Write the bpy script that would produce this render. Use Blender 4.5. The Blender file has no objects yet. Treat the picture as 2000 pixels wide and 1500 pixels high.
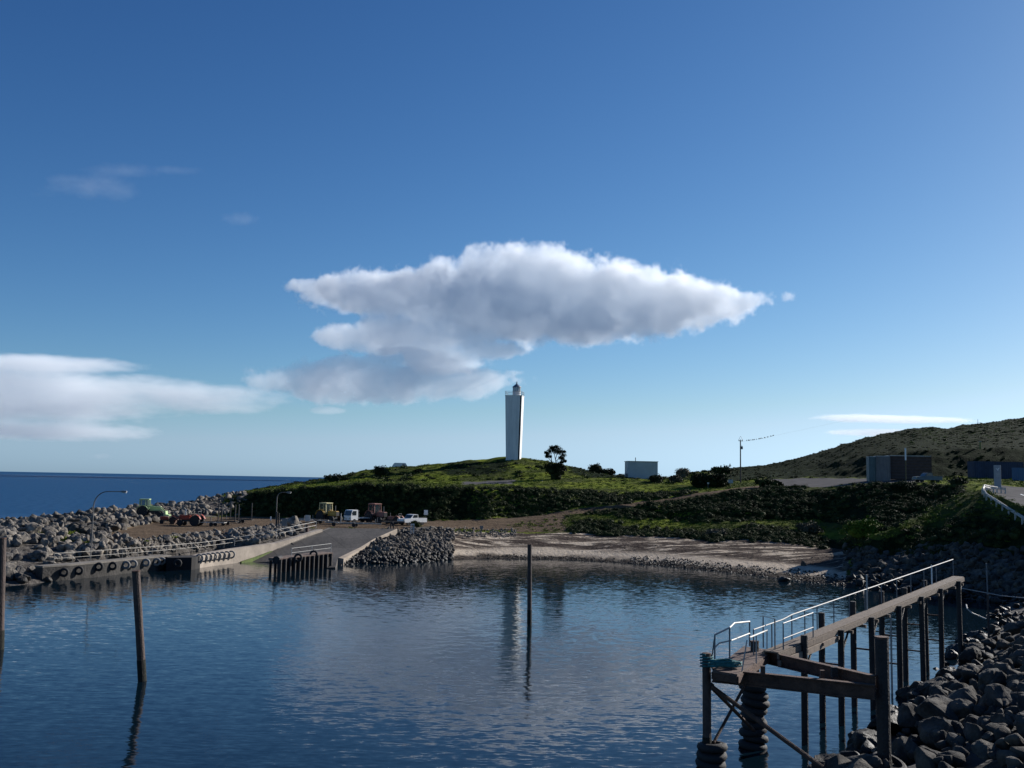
import bpy, bmesh, math, random
import numpy as np
from mathutils import Vector, Matrix, noise
from mathutils.bvhtree import BVHTree

S = bpy.context.scene
C = S.collection
PI = math.pi
rnd = random.Random(7)
R = math.radians

# ---------------------------------------------------------------- camera
H = 10.5            # eye height above the water
F = 1944.0          # focal length in pixels of a 2000 px wide picture
PITCH = math.atan(189.0/F)
ROLL = R(1.05)
sp, cp, sr, cr = math.sin(PITCH), math.cos(PITCH), math.sin(ROLL), math.cos(ROLL)
cam = bpy.data.cameras.new('camera')
cam.lens = 36*F/2000; cam.sensor_width = 36; cam.clip_start = 0.1; cam.clip_end = 200000
co = bpy.data.objects.new('camera', cam); C.objects.link(co)
X = Vector((cr, -sr*sp, sr*cp)); Yv = Vector((-sr, -cr*sp, cr*cp)); Z = -Vector((0, cp, sp))
M = Matrix((X, Yv, Z)).transposed().to_4x4(); M.translation = (0, 0, H)
co.matrix_world = M
S.camera = co

def ray(px, py):
    u = (px-1000)/F; v = (750-py)/F
    a = u*cr - v*sr; b = u*sr + v*cr
    d = Vector((a, cp - b*sp, sp + b*cp))
    return d/d.y
def at(px, py, Y):                 # point seen at a pixel, Y metres ahead
    d = ray(px, py); return Vector((d.x*Y, Y, H + d.z*Y))
def gr(px, py, z=0.0):             # point seen at a pixel, at height z
    d = ray(px, py); k = (z-H)/d.z; return Vector((d.x*k, k, z))

# ---------------------------------------------------------------- sky, sun, exposure
SUN_AZ, SUN_EL = R(54), R(24)      # azimuth clockwise from the view direction (+Y)
W = bpy.data.worlds.new('World'); S.world = W; W.use_nodes = True
wn, wl = W.node_tree.nodes, W.node_tree.links
bg = wn['Background']
sky = wn.new('ShaderNodeTexSky'); sky.sky_type = 'NISHITA'; sky.sun_disc = False
sky.sun_elevation = SUN_EL; sky.sun_rotation = SUN_AZ
sky.altitude = 0; sky.air_density = 0.8; sky.dust_density = 0.3; sky.ozone_density = 1.5
# deepen the blue: per-channel power and gain on the sky's own radiance
SKY = 0.1
sep = wn.new('ShaderNodeSeparateColor'); com = wn.new('ShaderNodeCombineColor'); wl.new(sky.outputs[0], sep.inputs[0])
ch = []
for i, (g, k) in enumerate(((1.55, .67), (1.34, .69), (1.18, .73))):
    pw = wn.new('ShaderNodeMath'); pw.operation = 'POWER'; pw.inputs[1].default_value = g; wl.new(sep.outputs[i], pw.inputs[0])
    ml = wn.new('ShaderNodeMath'); ml.operation = 'MULTIPLY'; ml.inputs[1].default_value = k*SKY**(g-1); wl.new(pw.outputs[0], ml.inputs[0])
    ch.append(ml.outputs[0])
for i, op, f in ((0, 'MINIMUM', .70), (2, 'MAXIMUM', 1.22)):      # keep the horizon a clear pale blue
    a = wn.new('ShaderNodeMath'); a.operation = 'MULTIPLY'; a.inputs[1].default_value = f; wl.new(ch[1], a.inputs[0])
    b = wn.new('ShaderNodeMath'); b.operation = op; wl.new(ch[i], b.inputs[0]); wl.new(a.outputs[0], b.inputs[1]); ch[i] = b.outputs[0]
for i in range(3):                                               # gentle shoulder so the horizon does not bleach out
    a = wn.new('ShaderNodeMath'); a.operation = 'MULTIPLY_ADD'; a.inputs[1].default_value = .5*SKY; a.inputs[2].default_value = 1; wl.new(ch[i], a.inputs[0])
    b = wn.new('ShaderNodeMath'); b.operation = 'DIVIDE'; wl.new(ch[i], b.inputs[0]); wl.new(a.outputs[0], b.inputs[1])
    c = wn.new('ShaderNodeMath'); c.operation = 'MULTIPLY'; c.inputs[1].default_value = (1.08, 1.14, 1.22)[i]; wl.new(b.outputs[0], c.inputs[0])
    wl.new(c.outputs[0], com.inputs[i])
wl.new(com.outputs[0], bg.inputs[0]); bg.inputs[1].default_value = SKY
sl = bpy.data.lights.new('sun', 'SUN'); sl.energy = 5.0; sl.angle = R(0.5); sl.color = (1, .955, .90)
so = bpy.data.objects.new('sun', sl); C.objects.link(so)
sd = Vector((math.sin(SUN_AZ)*math.cos(SUN_EL), math.cos(SUN_AZ)*math.cos(SUN_EL), math.sin(SUN_EL)))
so.rotation_euler = sd.to_track_quat('Z', 'Y').to_euler()
S.view_settings.view_transform = 'Standard'; S.view_settings.look = 'None'
S.view_settings.gamma = 1; S.view_settings.exposure = 0.56
S.render.engine = 'CYCLES'
S.cycles.use_denoising = True
S.cycles.max_bounces = 26; S.cycles.volume_bounces = 24; S.cycles.diffuse_bounces = 3
S.cycles.glossy_bounces = 3; S.cycles.transparent_max_bounces = 12
S.cycles.volume_step_rate = 1.5; S.cycles.volume_max_steps = 400
S.cycles.sample_clamp_indirect = 12

# ---------------------------------------------------------------- small helpers
def tag(o, label=None, cat=None, group=None, kind=None):
    if label: o['label'] = label
    if cat: o['category'] = cat
    if group: o['group'] = group
    if kind: o['kind'] = kind
    return o
def empty(name, loc, rz=0, label=None, cat=None, group=None):
    o = bpy.data.objects.new(name, None); C.objects.link(o)
    o.location = loc; o.rotation_euler.z = rz; o.empty_display_size = .2
    return tag(o, label, cat, group)
def link_mesh(name, me, mat, parent=None, smooth=False):
    if mat: me.materials.append(mat)
    if smooth: me.polygons.foreach_set('use_smooth', [True]*len(me.polygons))
    o = bpy.data.objects.new(name, me); C.objects.link(o)
    if parent: o.parent = parent
    return o
def np_mesh(name, V, Fc, mat, parent=None, smooth=False):
    """V (n,3); Fc (m,k) all faces of k corners"""
    me = bpy.data.meshes.new(name); V = np.asarray(V, dtype=np.float32); Fc = np.asarray(Fc, dtype=np.int32)
    m, k = Fc.shape
    me.vertices.add(len(V)); me.vertices.foreach_set('co', V.ravel())
    me.loops.add(m*k); me.loops.foreach_set('vertex_index', Fc.ravel())
    me.polygons.add(m); me.polygons.foreach_set('loop_start', np.arange(m, dtype=np.int32)*k)
    me.update(calc_edges=True); me.validate()
    return link_mesh(name, me, mat, parent, smooth)
class MB:
    """collects boxes, bars, tubes ... and links them as ONE mesh object"""
    def __init__(s): s.bm = bmesh.new()
    def box(s, c, d, rot=None, taper=None, bevel=0):
        r = bmesh.ops.create_cube(s.bm, size=1); vs = r['verts']
        for v in vs:
            v.co = Vector((v.co.x*d[0], v.co.y*d[1], v.co.z*d[2]))
            if taper and v.co.z > 0: v.co.x *= taper[0]; v.co.y *= taper[1]
        if bevel:
            es = list({e for v in vs for e in v.link_edges})
            q = bmesh.ops.bevel(s.bm, geom=es, offset=bevel, segments=1, affect='EDGES')
            vs = list({v for f in q['faces'] for v in f.verts} | {v for v in vs if v.is_valid})
        if rot is not None:
            m = rot if isinstance(rot, Matrix) else Matrix.Rotation(rot, 3, 'Z')
            for v in vs: v.co = m @ v.co
        for v in vs: v.co += Vector(c)
        return s
    def prism(s, pts, y0, y1, axis='y'):
        """closed outline pts (a,b) extruded from y0 to y1 along an axis"""
        def P(a, b, t): return {'y': (a, t, b), 'x': (t, a, b), 'z': (a, b, t)}[axis]
        A = [s.bm.verts.new(P(a, b, y0)) for a, b in pts]; B = [s.bm.verts.new(P(a, b, y1)) for a, b in pts]
        n = len(pts); s.bm.faces.new(A); s.bm.faces.new(B[::-1])
        for i in range(n): s.bm.faces.new((A[i], B[i], B[(i+1) % n], A[(i+1) % n]))
        return s
    def tube(s, pts, r, n=8, r2=None, cap=True):
        pts = [Vector(p) for p in pts]; rings = []; L = len(pts)
        up = None
        for i, p in enumerate(pts):
            t = (pts[min(i+1, L-1)] - pts[max(i-1, 0)]).normalized()
            if up is None:
                up = Vector((0, 0, 1)) if abs(t.z) < .9 else Vector((1, 0, 0))
            sd_ = t.cross(up).normalized(); up = sd_.cross(t).normalized()
            if isinstance(r, (list, tuple)): rr = r[i]
            else: rr = r if r2 is None else r + (r2-r)*i/(L-1)
            rings.append([s.bm.verts.new(p + rr*(math.cos(2*PI*k/n)*sd_ + math.sin(2*PI*k/n)*up)) for k in range(n)])
        for a, b in zip(rings, rings[1:]):
            for k in range(n): s.bm.faces.new((a[k], a[(k+1) % n], b[(k+1) % n], b[k]))
        if cap: s.bm.faces.new(rings[0][::-1]); s.bm.faces.new(rings[-1])
        return s
    def bar(s, a, b, w, h):
        """rectangular bar from a to b, width w, depth h"""
        a, b = Vector(a), Vector(b); t = b-a; L = t.length; t.normalize()
        up = Vector((0, 0, 1)) if abs(t.z) < .95 else Vector((1, 0, 0))
        sx = t.cross(up).normalized(); uz = sx.cross(t).normalized()
        m = Matrix((sx, t, uz)).transposed()
        return s.box((a+b)/2, (w, L, h), m)
    def lathe(s, prof, n=16, c=(0, 0, 0), m=None, close=True):
        rings = []
        for r, z in prof:
            ring = []
            for k in range(n):
                v = Vector((r*math.cos(2*PI*k/n), r*math.sin(2*PI*k/n), z))
                if m is not None: v = m @ v
                ring.append(s.bm.verts.new(v + Vector(c)))
            rings.append(ring)
        for a, b in zip(rings, rings[1:]):
            for k in range(n): s.bm.faces.new((a[k], a[(k+1) % n], b[(k+1) % n], b[k]))
        if close: s.bm.faces.new(rings[0][::-1]); s.bm.faces.new(rings[-1])
        return s
    def torus(s, c, R_, r_, m=None, nu=20, nv=8, sq=1.0):
        rings = []
        for i in range(nu):
            a = 2*PI*i/nu; ring = []
            for j in range(nv):
                b = 2*PI*j/nv
                v = Vector(((R_+r_*math.cos(b))*math.cos(a), (R_+r_*math.cos(b))*math.sin(a), r_*sq*math.sin(b)))
                if m is not None: v = m @ v
                ring.append(s.bm.verts.new(v+Vector(c)))
            rings.append(ring)
        for i in range(nu):
            A, B = rings[i], rings[(i+1) % nu]
            for j in range(nv): s.bm.faces.new((A[j], B[j], B[(j+1) % nv], A[(j+1) % nv]))
        return s
    def build(s, name, mat, parent=None, smooth=False):
        bmesh.ops.recalc_face_normals(s.bm, faces=s.bm.faces)
        me = bpy.data.meshes.new(name); s.bm.to_mesh(me); s.bm.free()
        return link_mesh(name, me, mat, parent, smooth)
def kids(o): return [c for c in bpy.data.objects if c.parent == o]
def copy_tree(o, parent=None, _k=None):
    c = o.copy(); C.objects.link(c); c.parent = parent
    for ch in list(o.children): copy_tree(ch, c)
    return c

# ---------------------------------------------------------------- materials
MATS = {}
def nd(nt, t, **k):
    n = nt.nodes.new(t)
    for a, b in k.items(): setattr(n, a, b)
    return n
def mat(name, col, rough=.7, metal=0, var=.25, scale=6, bump=0, bscale=None, col2=None, spec=.5, detail=6, stretch=None):
    """painted / rough surface: two tones mixed by noise, with wear and bump"""
    if name in MATS: return MATS[name]
    m = bpy.data.materials.new(name); m.use_nodes = True; nt = m.node_tree; b = nt.nodes['Principled BSDF']
    tc = nd(nt, 'ShaderNodeTexCoord'); mp = nd(nt, 'ShaderNodeMapping'); nt.links.new(tc.outputs['Object'], mp.inputs[0])
    if stretch: mp.inputs['Scale'].default_value = stretch
    n = nd(nt, 'ShaderNodeTexNoise'); n.inputs['Scale'].default_value = scale; n.inputs['Detail'].default_value = detail
    n.inputs['Roughness'].default_value = .65
    nt.links.new(mp.outputs[0], n.inputs[0])
    cr_ = nd(nt, 'ShaderNodeValToRGB'); cr_.color_ramp.elements[0].position = .35; cr_.color_ramp.elements[1].position = .68
    c2 = col2 or tuple(x*(1-var) for x in col)
    cr_.color_ramp.elements[0].color = (*c2, 1); cr_.color_ramp.elements[1].color = (*col, 1)
    nt.links.new(n.outputs[0], cr_.inputs[0]); nt.links.new(cr_.outputs[0], b.inputs['Base Color'])
    b.inputs['Roughness'].default_value = rough; b.inputs['Metallic'].default_value = metal
    b.inputs['Specular IOR Level'].default_value = spec
    if bump:
        n2 = nd(nt, 'ShaderNodeTexNoise'); n2.inputs['Scale'].default_value = bscale or scale*3; n2.inputs['Detail'].default_value = 8
        nt.links.new(mp.outputs[0], n2.inputs[0])
        bp = nd(nt, 'ShaderNodeBump'); bp.inputs['Strength'].default_value = bump; bp.inputs['Distance'].default_value = .1
        nt.links.new(n2.outputs[0], bp.inputs['Height']); nt.links.new(bp.outputs[0], b.inputs['Normal'])
    MATS[name] = m
    return m

# ---------------------------------------------------------------- terrain
# profiles of the land along view rays: px -> nodes from the shore to behind the crest
# node: (py, z) or (py, None, Y) or (None, z, Y)
_ = None
COLS = {
 -300: [(1170,0),(1110,2.0),(1070,3.0),(1050,3.2),(1048,3.2),(1035,1.2),(1028,.2),_,(_,-.8,195)],
 0:    [(1146,0),(1095,1.6),(1055,3.2),(1040,3.6),(1036,3.6),(1024,1.2),(1020,.2),_,(_,-.8,235)],
 90:   [(1140,0),(1097,1.4),(1050,3.3),(1030,3.8),(1020,3.8),(1010,3.4),(1012,1),_,(_,-.6,235)],
 200:  [(1127,-.5),(1094,1.4),(1062,2.9),(1048,3.0),(1040,3.4),(1000,4.6),(1003,2.5),_,(_,-.4,235)],
 300:  [(1117,-.5),(1088,1.4),(1056,2.9),(1022,3.2),(1018,3.4),(989,4.8),(992,3.0),_,(_,0,240)],
 360:  [(1110,-.5),(1083,1.4),(1050,2.9),(1014,3.3),(1010,3.5),(988,_,182),(989,_,205),_,(_,.5,240)],
 430:  [(1102,-.6),(1074,1.5),(1042,3.0),(1010,3.4),(1007,3.6),(975,_,188),(971,_,205),_,(969,_,225)],
 500:  [(_,-1,125.3),(1062,1.9),(1036,3.3),(1009,3.5),(1006,3.7),(965,_,186),(959,_,205),_,(957,_,225)],
 560:  [(_,-1,128.8),(1048,2.6),(1030,3.4),(1012,3.5),(1008,3.7),(957,_,178),(949,_,205),_,(945,_,230)],
 620:  [(_,-1,118),(_,0.2,124),(1031,3.3),(1014,3.6),(1010,3.8),(954,_,175),(944,_,205),_,(935,_,231)],
 660:  [(_,-1,118),(_,0.2,124),(1031,3.3),(1014,3.6),(1010,3.8),(953,_,174),(943,_,205),_,(931,_,232)],
 700:  [(1100,0),(1080,1.0),(1033,3.3),(1016,3.6),(1012,3.8),(951,_,171),(941,_,205),_,(919,_,235)],
 762:  [(1101,0),(1065,1.9),(1033,3.4),(1018,3.6),(1014,3.8),(951,_,170),(940,_,205),_,(913,_,238)],
 850:  [(1096,0),(1062,1.8),(1030,3.4),(1018,3.7),(1014,4.0),(953,_,171),(940,_,207),_,(906,_,240)],
 900:  [(1092,0),(1058,1.8),(1032,3.2),(1018,3.8),(1012,4.1),(955,_,172),(939,_,208),_,(900,_,241)],
 950:  [(1091,0),(1055,1.9),(1036,2.8),(1018,3.9),(1012,4.3),(957,_,173),(938,_,210),_,(896,_,243)],
 1000: [(1091,0),(1055,1.9),(1036,2.9),(1014,4.2),(1008,4.6),(958,_,175),(935,_,210),_,(893,_,243)],
 1060: [(1092,0),(1056,1.9),(1035,3.0),(1009,4.7),(1004,5.0),(960,_,176),(933,_,212),_,(898,_,243)],
 1100: [(1093,0),(1058,1.8),(1035,3.1),(1003,5.2),(998,5.6),(962,_,178),(931,_,214),_,(908,_,243)],
 1150: [(1095,0),(1059,1.8),(1036,3.0),(996,5.8),(991,6.2),(965,_,179),(933,_,215),_,(920,_,243)],
 1200: [(1098,0),(1060,1.9),(1038,3.0),(990,6.4),(986,6.8),(966,_,180),(936,_,215),_,(927,_,243)],
 1300: [(1105,0),(1065,1.9),(1042,3.0),(1012,4.8),(1000,5.9),(966,_,180),(945,_,200),_,(934,_,245)],
 1400: [(1115,0),(1072,1.8),(1047,3.0),(1012,5.1),(1003,5.9),(963,_,176),(942,_,205),_,(917,_,300)],
 1500: [(1127,0),(1078,1.7),(1050,3.0),(1014,5.1),(1005,5.9),(959,_,174),(934,_,225),_,(909,_,310)],
 1600: [(1138,0),(1085,1.7),(1057,2.6),(1018,5.0),(1010,5.6),(956,_,172),(933,_,215),(915,_,240),(884,_,325)],
 1650: [(1145,0),(1098,1.6),(1066,2.6),(1030,4.6),(1014,5.5),(953,_,168),(932,_,210),(900,_,235),(868,_,330)],
 1700: [(1152,0),(1110,1.5),(1078,3.0),(1052,4.4),(_,5.0,142),(950,_,163),(932,_,200),(890,_,225),(853,_,335)],
 1750: [(1158,0),(1112,1.7),(1075,3.3),(1032,5.8),(_,5.2,141),(948,_,161),(931,_,198),(882,_,215),(843,_,338)],
 1800: [(1163,0),(1115,1.8),(1070,3.8),(1010,7.0),(_,5.6,140),(947,_,160),(931,_,198),(880,_,212),(835,_,340)],
 1820: [(1165,0),(1117,1.8),(1068,4.0),(998,7.7),(_,6.0,139),(947,_,159),(931,_,198),(880,_,212),(833,_,341)],
 1850: [(1167,0),(1120,1.8),(1064,4.4),(981,_,126),(_,7.0,138),(947,_,156),(931,_,198),(879,_,212),(838,_,343)],
 1880: [(1168,0),(1122,1.9),(1062,4.7),(966,_,127),(_,9.3,137),(946,_,152),(931,_,198),(878,_,212),(831,_,345)],
 1920: [(1174,0),(1130,1.8),(1062,4.9),(957,_,126),(_,10.35,133),(946,_,150),(931,_,198),(877,_,212),(827,_,350)],
 1940: [(1177,0),(1132,1.8),(1063,4.9),(966,_,120),(_,10.2,130),(946,_,150),(931,_,198),(876,_,212),(825,_,350)],
 2000: [(1185,0),(1140,1.8),(1072,4.6),(993,_,104),(_,9.1,116),(950,_,150),(931,_,198),(874,_,212),(816,_,355)],
 2150: [(_,0,85),(_,1.8,89),(_,4.6,94),(_,7.9,97),(_,8.5,108),(_,11,145),(_,13,198),(_,19.5,212),(800,_,360)],
 2450: [(_,0,75),(_,1.8,79),(_,4.6,85),(_,7.4,88),(_,8.1,98),(_,10.8,140),(_,13,198),(_,20,212),(770,_,365)],
}
def node(px, n):
    if n[0] is None: return (n[2], n[1])
    if len(n) == 3: p = at(px, n[0], n[2]); return (p.y, p.z)
    p = gr(px, n[0], n[1]); return (p.y, p.z)
keys = sorted(COLS)
tab = []
for px in keys:
    c = COLS[px]; r = [None if n is None else node(px, n) for n in c]
    if r[7] is None: r[7] = ((r[6][0]+r[8][0])/2, (r[6][1]+r[8][1])/2)
    for i in range(1, 9):
        if r[i][0] <= r[i-1][0]+.3: r[i] = (r[i-1][0]+.3, r[i][1])
    y8, z8 = r[8]; y0, z0 = r[0]
    if px < 1340: r += [(y8+25, z8-3), (y8+60, min(z8-9, -1)), (y8+110, -6)]
    else: r += [(y8+40, z8-2), (y8+120, z8-9), (y8+220, z8-16)]
    r = [(y0-14, z0-4.5)] + r
    tab.append(r)
tab = np.array(tab)                                    # (ncol, 13, 2)
PXS = np.arange(-300, 2451, 6.0)
tabf = np.empty((len(PXS), 13, 2))
for i in range(13):
    for k in range(2): tabf[:, i, k] = np.interp(PXS, keys, tab[:, i, k])
ker = np.exp(-np.linspace(-2, 2, 7)**2/2); ker /= ker.sum()
for i in range(13):
    for k in range(2):
        a = np.pad(tabf[:, i, k], 3, mode='edge'); tabf[:, i, k] = np.convolve(a, ker, 'valid')
NSUB = [5, 10, 10, 12, 4, 14, 16, 14, 30, 4, 4, 3]
rowsU = []
for i, n in enumerate(NSUB): rowsU += [i + k/n for k in range(n)]
rowsU.append(12.0); rowsU = np.array(rowsU)            # u: 1 = shore, 2.. = L2 ... 9 = crest
def smooth_profile(u, i0):
    return u
ii = np.minimum(rowsU.astype(int), 11); ff = rowsU-ii
TY = tabf[:, ii, 0]*(1-ff) + tabf[:, ii+1, 0]*ff
TZ = tabf[:, ii, 1]*(1-ff) + tabf[:, ii+1, 1]*ff
a_ = np.array([ray(px, 950).x for px in PXS])
TX = TY*a_[:, None]
def sstep(x, a, b):
    t = np.clip((x-a)/(b-a), 0, 1); return t*t*(3-2*t)
PXg = np.repeat(PXS[:, None], len(rowsU), 1); Ug = np.repeat(rowsU[None, :], len(PXS), 0)
def band(x, a, b, s=.08): return sstep(x, a-s, a+s)*(1-sstep(x, b-s, b+s))
wob = np.array([[noise.noise((TX[i, j]*.12, TY[i, j]*.12, 3)) for j in range(len(rowsU))] for i in range(len(PXS))])
Uw = Ug + wob*.25; PXw = PXg + wob*14
sand = band(PXw, 885, 1655, 6)*band(Uw, .6, 2.75, .12)
dirt = np.maximum.reduce([band(PXw, 150, 1010, 12)*band(Uw, 2.95, 4.15, .1), band(PXw, 1000, 1110, 14)*band(Uw, 2.8, 3.95, .15)*.8])
asph = np.maximum(band(PXw, 1490, 1800, 18)*band(Uw, 6.22, 6.95, .06), band(PXg, 1922, 2460, 3)*band(Ug, 4.08, 5.9, .04))
asph = np.maximum(asph, band(PXw, 900, 1005, 12)*band(Uw, 6.5, 6.85, .05))
rub = np.maximum.reduce([(1-sstep(PXw, 470, 500))*band(Ug, 0, 3.0, .05), (1-sstep(PXw, 425, 450))*band(Ug, 4.05, 11, .1),
                         band(PXw, 470, 890, 8)*band(Uw, 0, 3.0, .05), sstep(PXw, 1650, 1680)*band(Uw, 0, 3.0, .2), (1-sstep(PXw, 60, 120))*np.ones_like(Ug)])
scrub = np.maximum.reduce([sstep(PXw, 430, 480)*band(Uw, 4.2, 6.05, .1)*(1-band(PXw, 1880, 2500, 5)), sstep(PXw, 1380, 1440)*band(Uw, 7.0, 12, .1)*(1-.3*band(PXw, 1780, 2300, 60)*band(Uw, 8.3, 9.2, .3)),
                           .85*band(PXw, 1640, 2400, 30)*band(Uw, 2.8, 3.55, .15), .75*band(Uw, 7.6, 9.3, .3)*band(PXw, 480, 700, 40), .8*band(Uw, 7.4, 8.7, .25)*band(PXw, 860, 1000, 40), .9*band(Uw, 7.3, 9.3, .3)*band(PXw, 1115, 1250, 25),  # first band paints the spur flank dark, as shade below its lit ridge
                           band(PXw, 1120, 1700, 30)*band(Uw, 2.7, 3.3, .2), band(PXw, 1120, 1480, 20)*band(Uw, 3.75, 4.3, .2)])
# the dirt track climbing from the car park
TRK = [(840, 1021), (930, 1020), (1000, 1017), (1050, 1012), (1100, 1004), (1150, 997), (1200, 990), (1250, 984), (1300, 978), (1350, 968), (1400, 962), (1440, 956), (1500, 950), (1560, 946)]
def proj(x, y, z):
    d0, d1, d2 = x, y, z-H
    c = d1*cp + d2*sp; b = (-d1*sp + d2*cp)/c; a = d0/c
    u = a*cr + b*sr; v = -a*sr + b*cr
    return 1000+u*F, 750-v*F
PPX, PPY = proj(TX, TY, TZ)
ty = np.interp(PPX, [t[0] for t in TRK], [t[1] for t in TRK])
tw = np.interp(PPX, [840, 1000, 1300, 1560], [5, 6, 3.2, 3.0])
trk = np.clip(1.6-np.abs(PPY-ty)/tw, 0, 1)*band(PPX, 840, 1560, 5)*(Ug < 6.9)
dirt = np.maximum(dirt, trk)
scrub = scrub*(1-.45*band(PXw, 900, 1480, 30)*band(Uw, 4, 6.2, .2)); scrub = scrub*(1-np.clip(trk*1.5, 0, 1)); rub = rub*(1-np.clip(dirt, 0, 1)) ; sand = sand*(1-np.clip(dirt, 0, 1))
flat = np.maximum.reduce([dirt, asph, sand*.9])
amp = (.06 + np.where(Ug > 6.9, .22, .5)*scrub + .25*rub + .22*sstep(Ug, 6.1, 7.5) + .15*band(Ug, 3, 6))*(1-.93*np.clip(flat, 0, 1))
amp = amp*sstep(Ug, .5, 1.6)
dz = np.empty_like(TZ)
for i in range(len(PXS)):
    for j in range(len(rowsU)):
        x, y = TX[i, j], TY[i, j]
        dz[i, j] = noise.fractal((x*.22, y*.22, 1.3), .9, 2.1, 4) + .5*noise.noise((x*.06, y*.06, 9))
TZ = TZ + dz*amp*1.1
nr = len(rowsU); nc = len(PXS)
idx = np.arange(nc*nr).reshape(nc, nr)
quads = np.stack([idx[:-1, :-1], idx[1:, :-1], idx[1:, 1:], idx[:-1, 1:]], -1).reshape(-1, 4)
Vt = np.stack([TX, TY, TZ], -1).reshape(-1, 3)

def terrain_mat():
    m = bpy.data.materials.new('headland ground'); m.use_nodes = True; nt = m.node_tree; b = nt.nodes['Principled BSDF']
    L = nt.links.new
    geo = nd(nt, 'ShaderNodeNewGeometry')
    def noi(s, d=6, off=0, st=None, rg=.6):
        mp = nd(nt, 'ShaderNodeMapping'); L(geo.outputs['Position'], mp.inputs[0]); mp.inputs['Location'].default_value = (off, off, 0)
        if st: mp.inputs['Scale'].default_value = st
        n = nd(nt, 'ShaderNodeTexNoise'); n.inputs['Scale'].default_value = s; n.inputs['Detail'].default_value = d; n.inputs['Roughness'].default_value = rg
        L(mp.outputs[0], n.inputs[0]); return n.outputs[0]
    def ramp(f, a, ca, b_, cb):
        r = nd(nt, 'ShaderNodeValToRGB'); e = r.color_ramp.elements
        e[0].position, e[0].color = a, (*ca, 1); e[1].position, e[1].color = b_, (*cb, 1); L(f, r.inputs[0]); return r.outputs[0]
    def mix(f, A, B):
        x = nd(nt, 'ShaderNodeMix', data_type='RGBA'); L(f, x.inputs[0]); L(A, x.inputs[6]); L(B, x.inputs[7]); return x.outputs[2]
    def math_(op, A, B=None, v=None, clamp=False):
        x = nd(nt, 'ShaderNodeMath', operation=op, use_clamp=clamp); L(A, x.inputs[0])
        if B is not None: L(B, x.inputs[1])
        elif v is not None: x.inputs[1].default_value = v
        return x.outputs[0]
    zA = nd(nt, 'ShaderNodeAttribute', attribute_name='zoneA'); zB = nd(nt, 'ShaderNodeAttribute', attribute_name='zoneB')
    sA = nd(nt, 'ShaderNodeSeparateColor'); sB = nd(nt, 'ShaderNodeSeparateColor'); L(zA.outputs[0], sA.inputs[0]); L(zB.outputs[0], sB.inputs[0])
    fine = noi(2.2, 8); mid = noi(.35, 6, 5); big = noi(.08, 5, 20)
    def edge(w, wid=.5):   # sharpen a weight with noise so that borders are ragged
        t = math_('ADD', w, math_('MULTIPLY', math_('SUBTRACT', fine, v=.5), v=1.1))
        r = nd(nt, 'ShaderNodeMapRange'); r.inputs[1].default_value = .42; r.inputs[2].default_value = .58; L(t, r.inputs[0]); return r.outputs[0]
    grass = ramp(mid, .38, (.075, .105, .012), .62, (.16, .185, .025))
    grass = mix(math_('MULTIPLY', ramp(big, .44, (0, 0, 0), .56, (1, 1, 1)), v=.85), grass, ramp(fine, .3, (.022, .030, .010), .7, (.05, .058, .022)))
    scr = ramp(noi(.9, 7, 3), .35, (.006, .011, .005), .7, (.017, .027, .011))  # tone lowered to put the hillside's shade into the scrub colour
    col = mix(edge(sB.outputs[0]), grass, scr)
    rubc = ramp(noi(1.6, 8, 8), .35, (.05, .045, .04), .7, (.17, .155, .14))
    col = mix(edge(sB.outputs[1]), col, rubc)
    sandc = ramp(fine, .3, (.38, .315, .245), .7, (.54, .46, .365))
    weed = ramp(noi(.45, 9, 2, (.35, 1.5, 1), .72), .43, (0, 0, 0), .495, (1, 1, 1))
    sandc = mix(math_('MULTIPLY', weed, sB.outputs[2]), sandc, ramp(fine, .3, (.03, .024, .02), .7, (.09, .07, .06)))
    wet = nd(nt, 'ShaderNodeSeparateXYZ'); L(geo.outputs['Position'], wet.inputs[0])
    wr = nd(nt, 'ShaderNodeMapRange'); wr.inputs[1].default_value = .22; wr.inputs[2].default_value = .55; wr.inputs[3].default_value = 1; wr.inputs[4].default_value = 0
    L(math_('ADD', wet.outputs[2], math_('MULTIPLY', math_('SUBTRACT', mid, v=.5), v=1.0)), wr.inputs[0])
    sandc = mix(wr.outputs[0], sandc, ramp(noi(3, 8, 4), .4, (.025, .022, .018), .65, (.12, .10, .085)))
    col = mix(edge(sA.outputs[0]), col, sandc)
    dirtc = ramp(noi(.6, 9, 6, (.4, 1.4, 1)), .35, (.085, .062, .044), .7, (.155, .115, .08))
    col = mix(edge(sA.outputs[1]), col, dirtc)
    asp = ramp(noi(.5, 8, 9), .35, (.07, .068, .07), .7, (.12, .115, .115))
    col = mix(edge(sA.outputs[2]), col, asp)
    L(col, b.inputs['Base Color']); b.inputs['Roughness'].default_value = 1; b.inputs['Specular IOR Level'].default_value = .02
    bp = nd(nt, 'ShaderNodeBump'); bp.inputs['Distance'].default_value = .25
    st = math_('SUBTRACT', nd(nt, 'ShaderNodeValue').outputs[0], v=0.0)
    rough = math_('SUBTRACT', math_('MULTIPLY', sA.outputs[2], v=-.75), v=-.9, clamp=True)
    L(rough, bp.inputs['Strength']); L(math_('ADD', noi(2.5, 9, 1), noi(.9, 6, 1)), bp.inputs['Height']); L(bp.outputs[0], b.inputs['Normal'])
    return m
terrain = np_mesh('terrain', Vt, quads, terrain_mat(), smooth=True)
tag(terrain, kind='structure')
weedw = np.clip(band(Uw, 1.58, 3.0, .10)+.04, 0, 1)
def col_attr(o, name, r, g, b):
    a = o.data.color_attributes.new(name, 'FLOAT_COLOR', 'POINT')
    d = np.stack([r, g, b, np.ones_like(r)], -1).reshape(-1).astype(np.float32); a.data.foreach_set('color', d)
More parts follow.
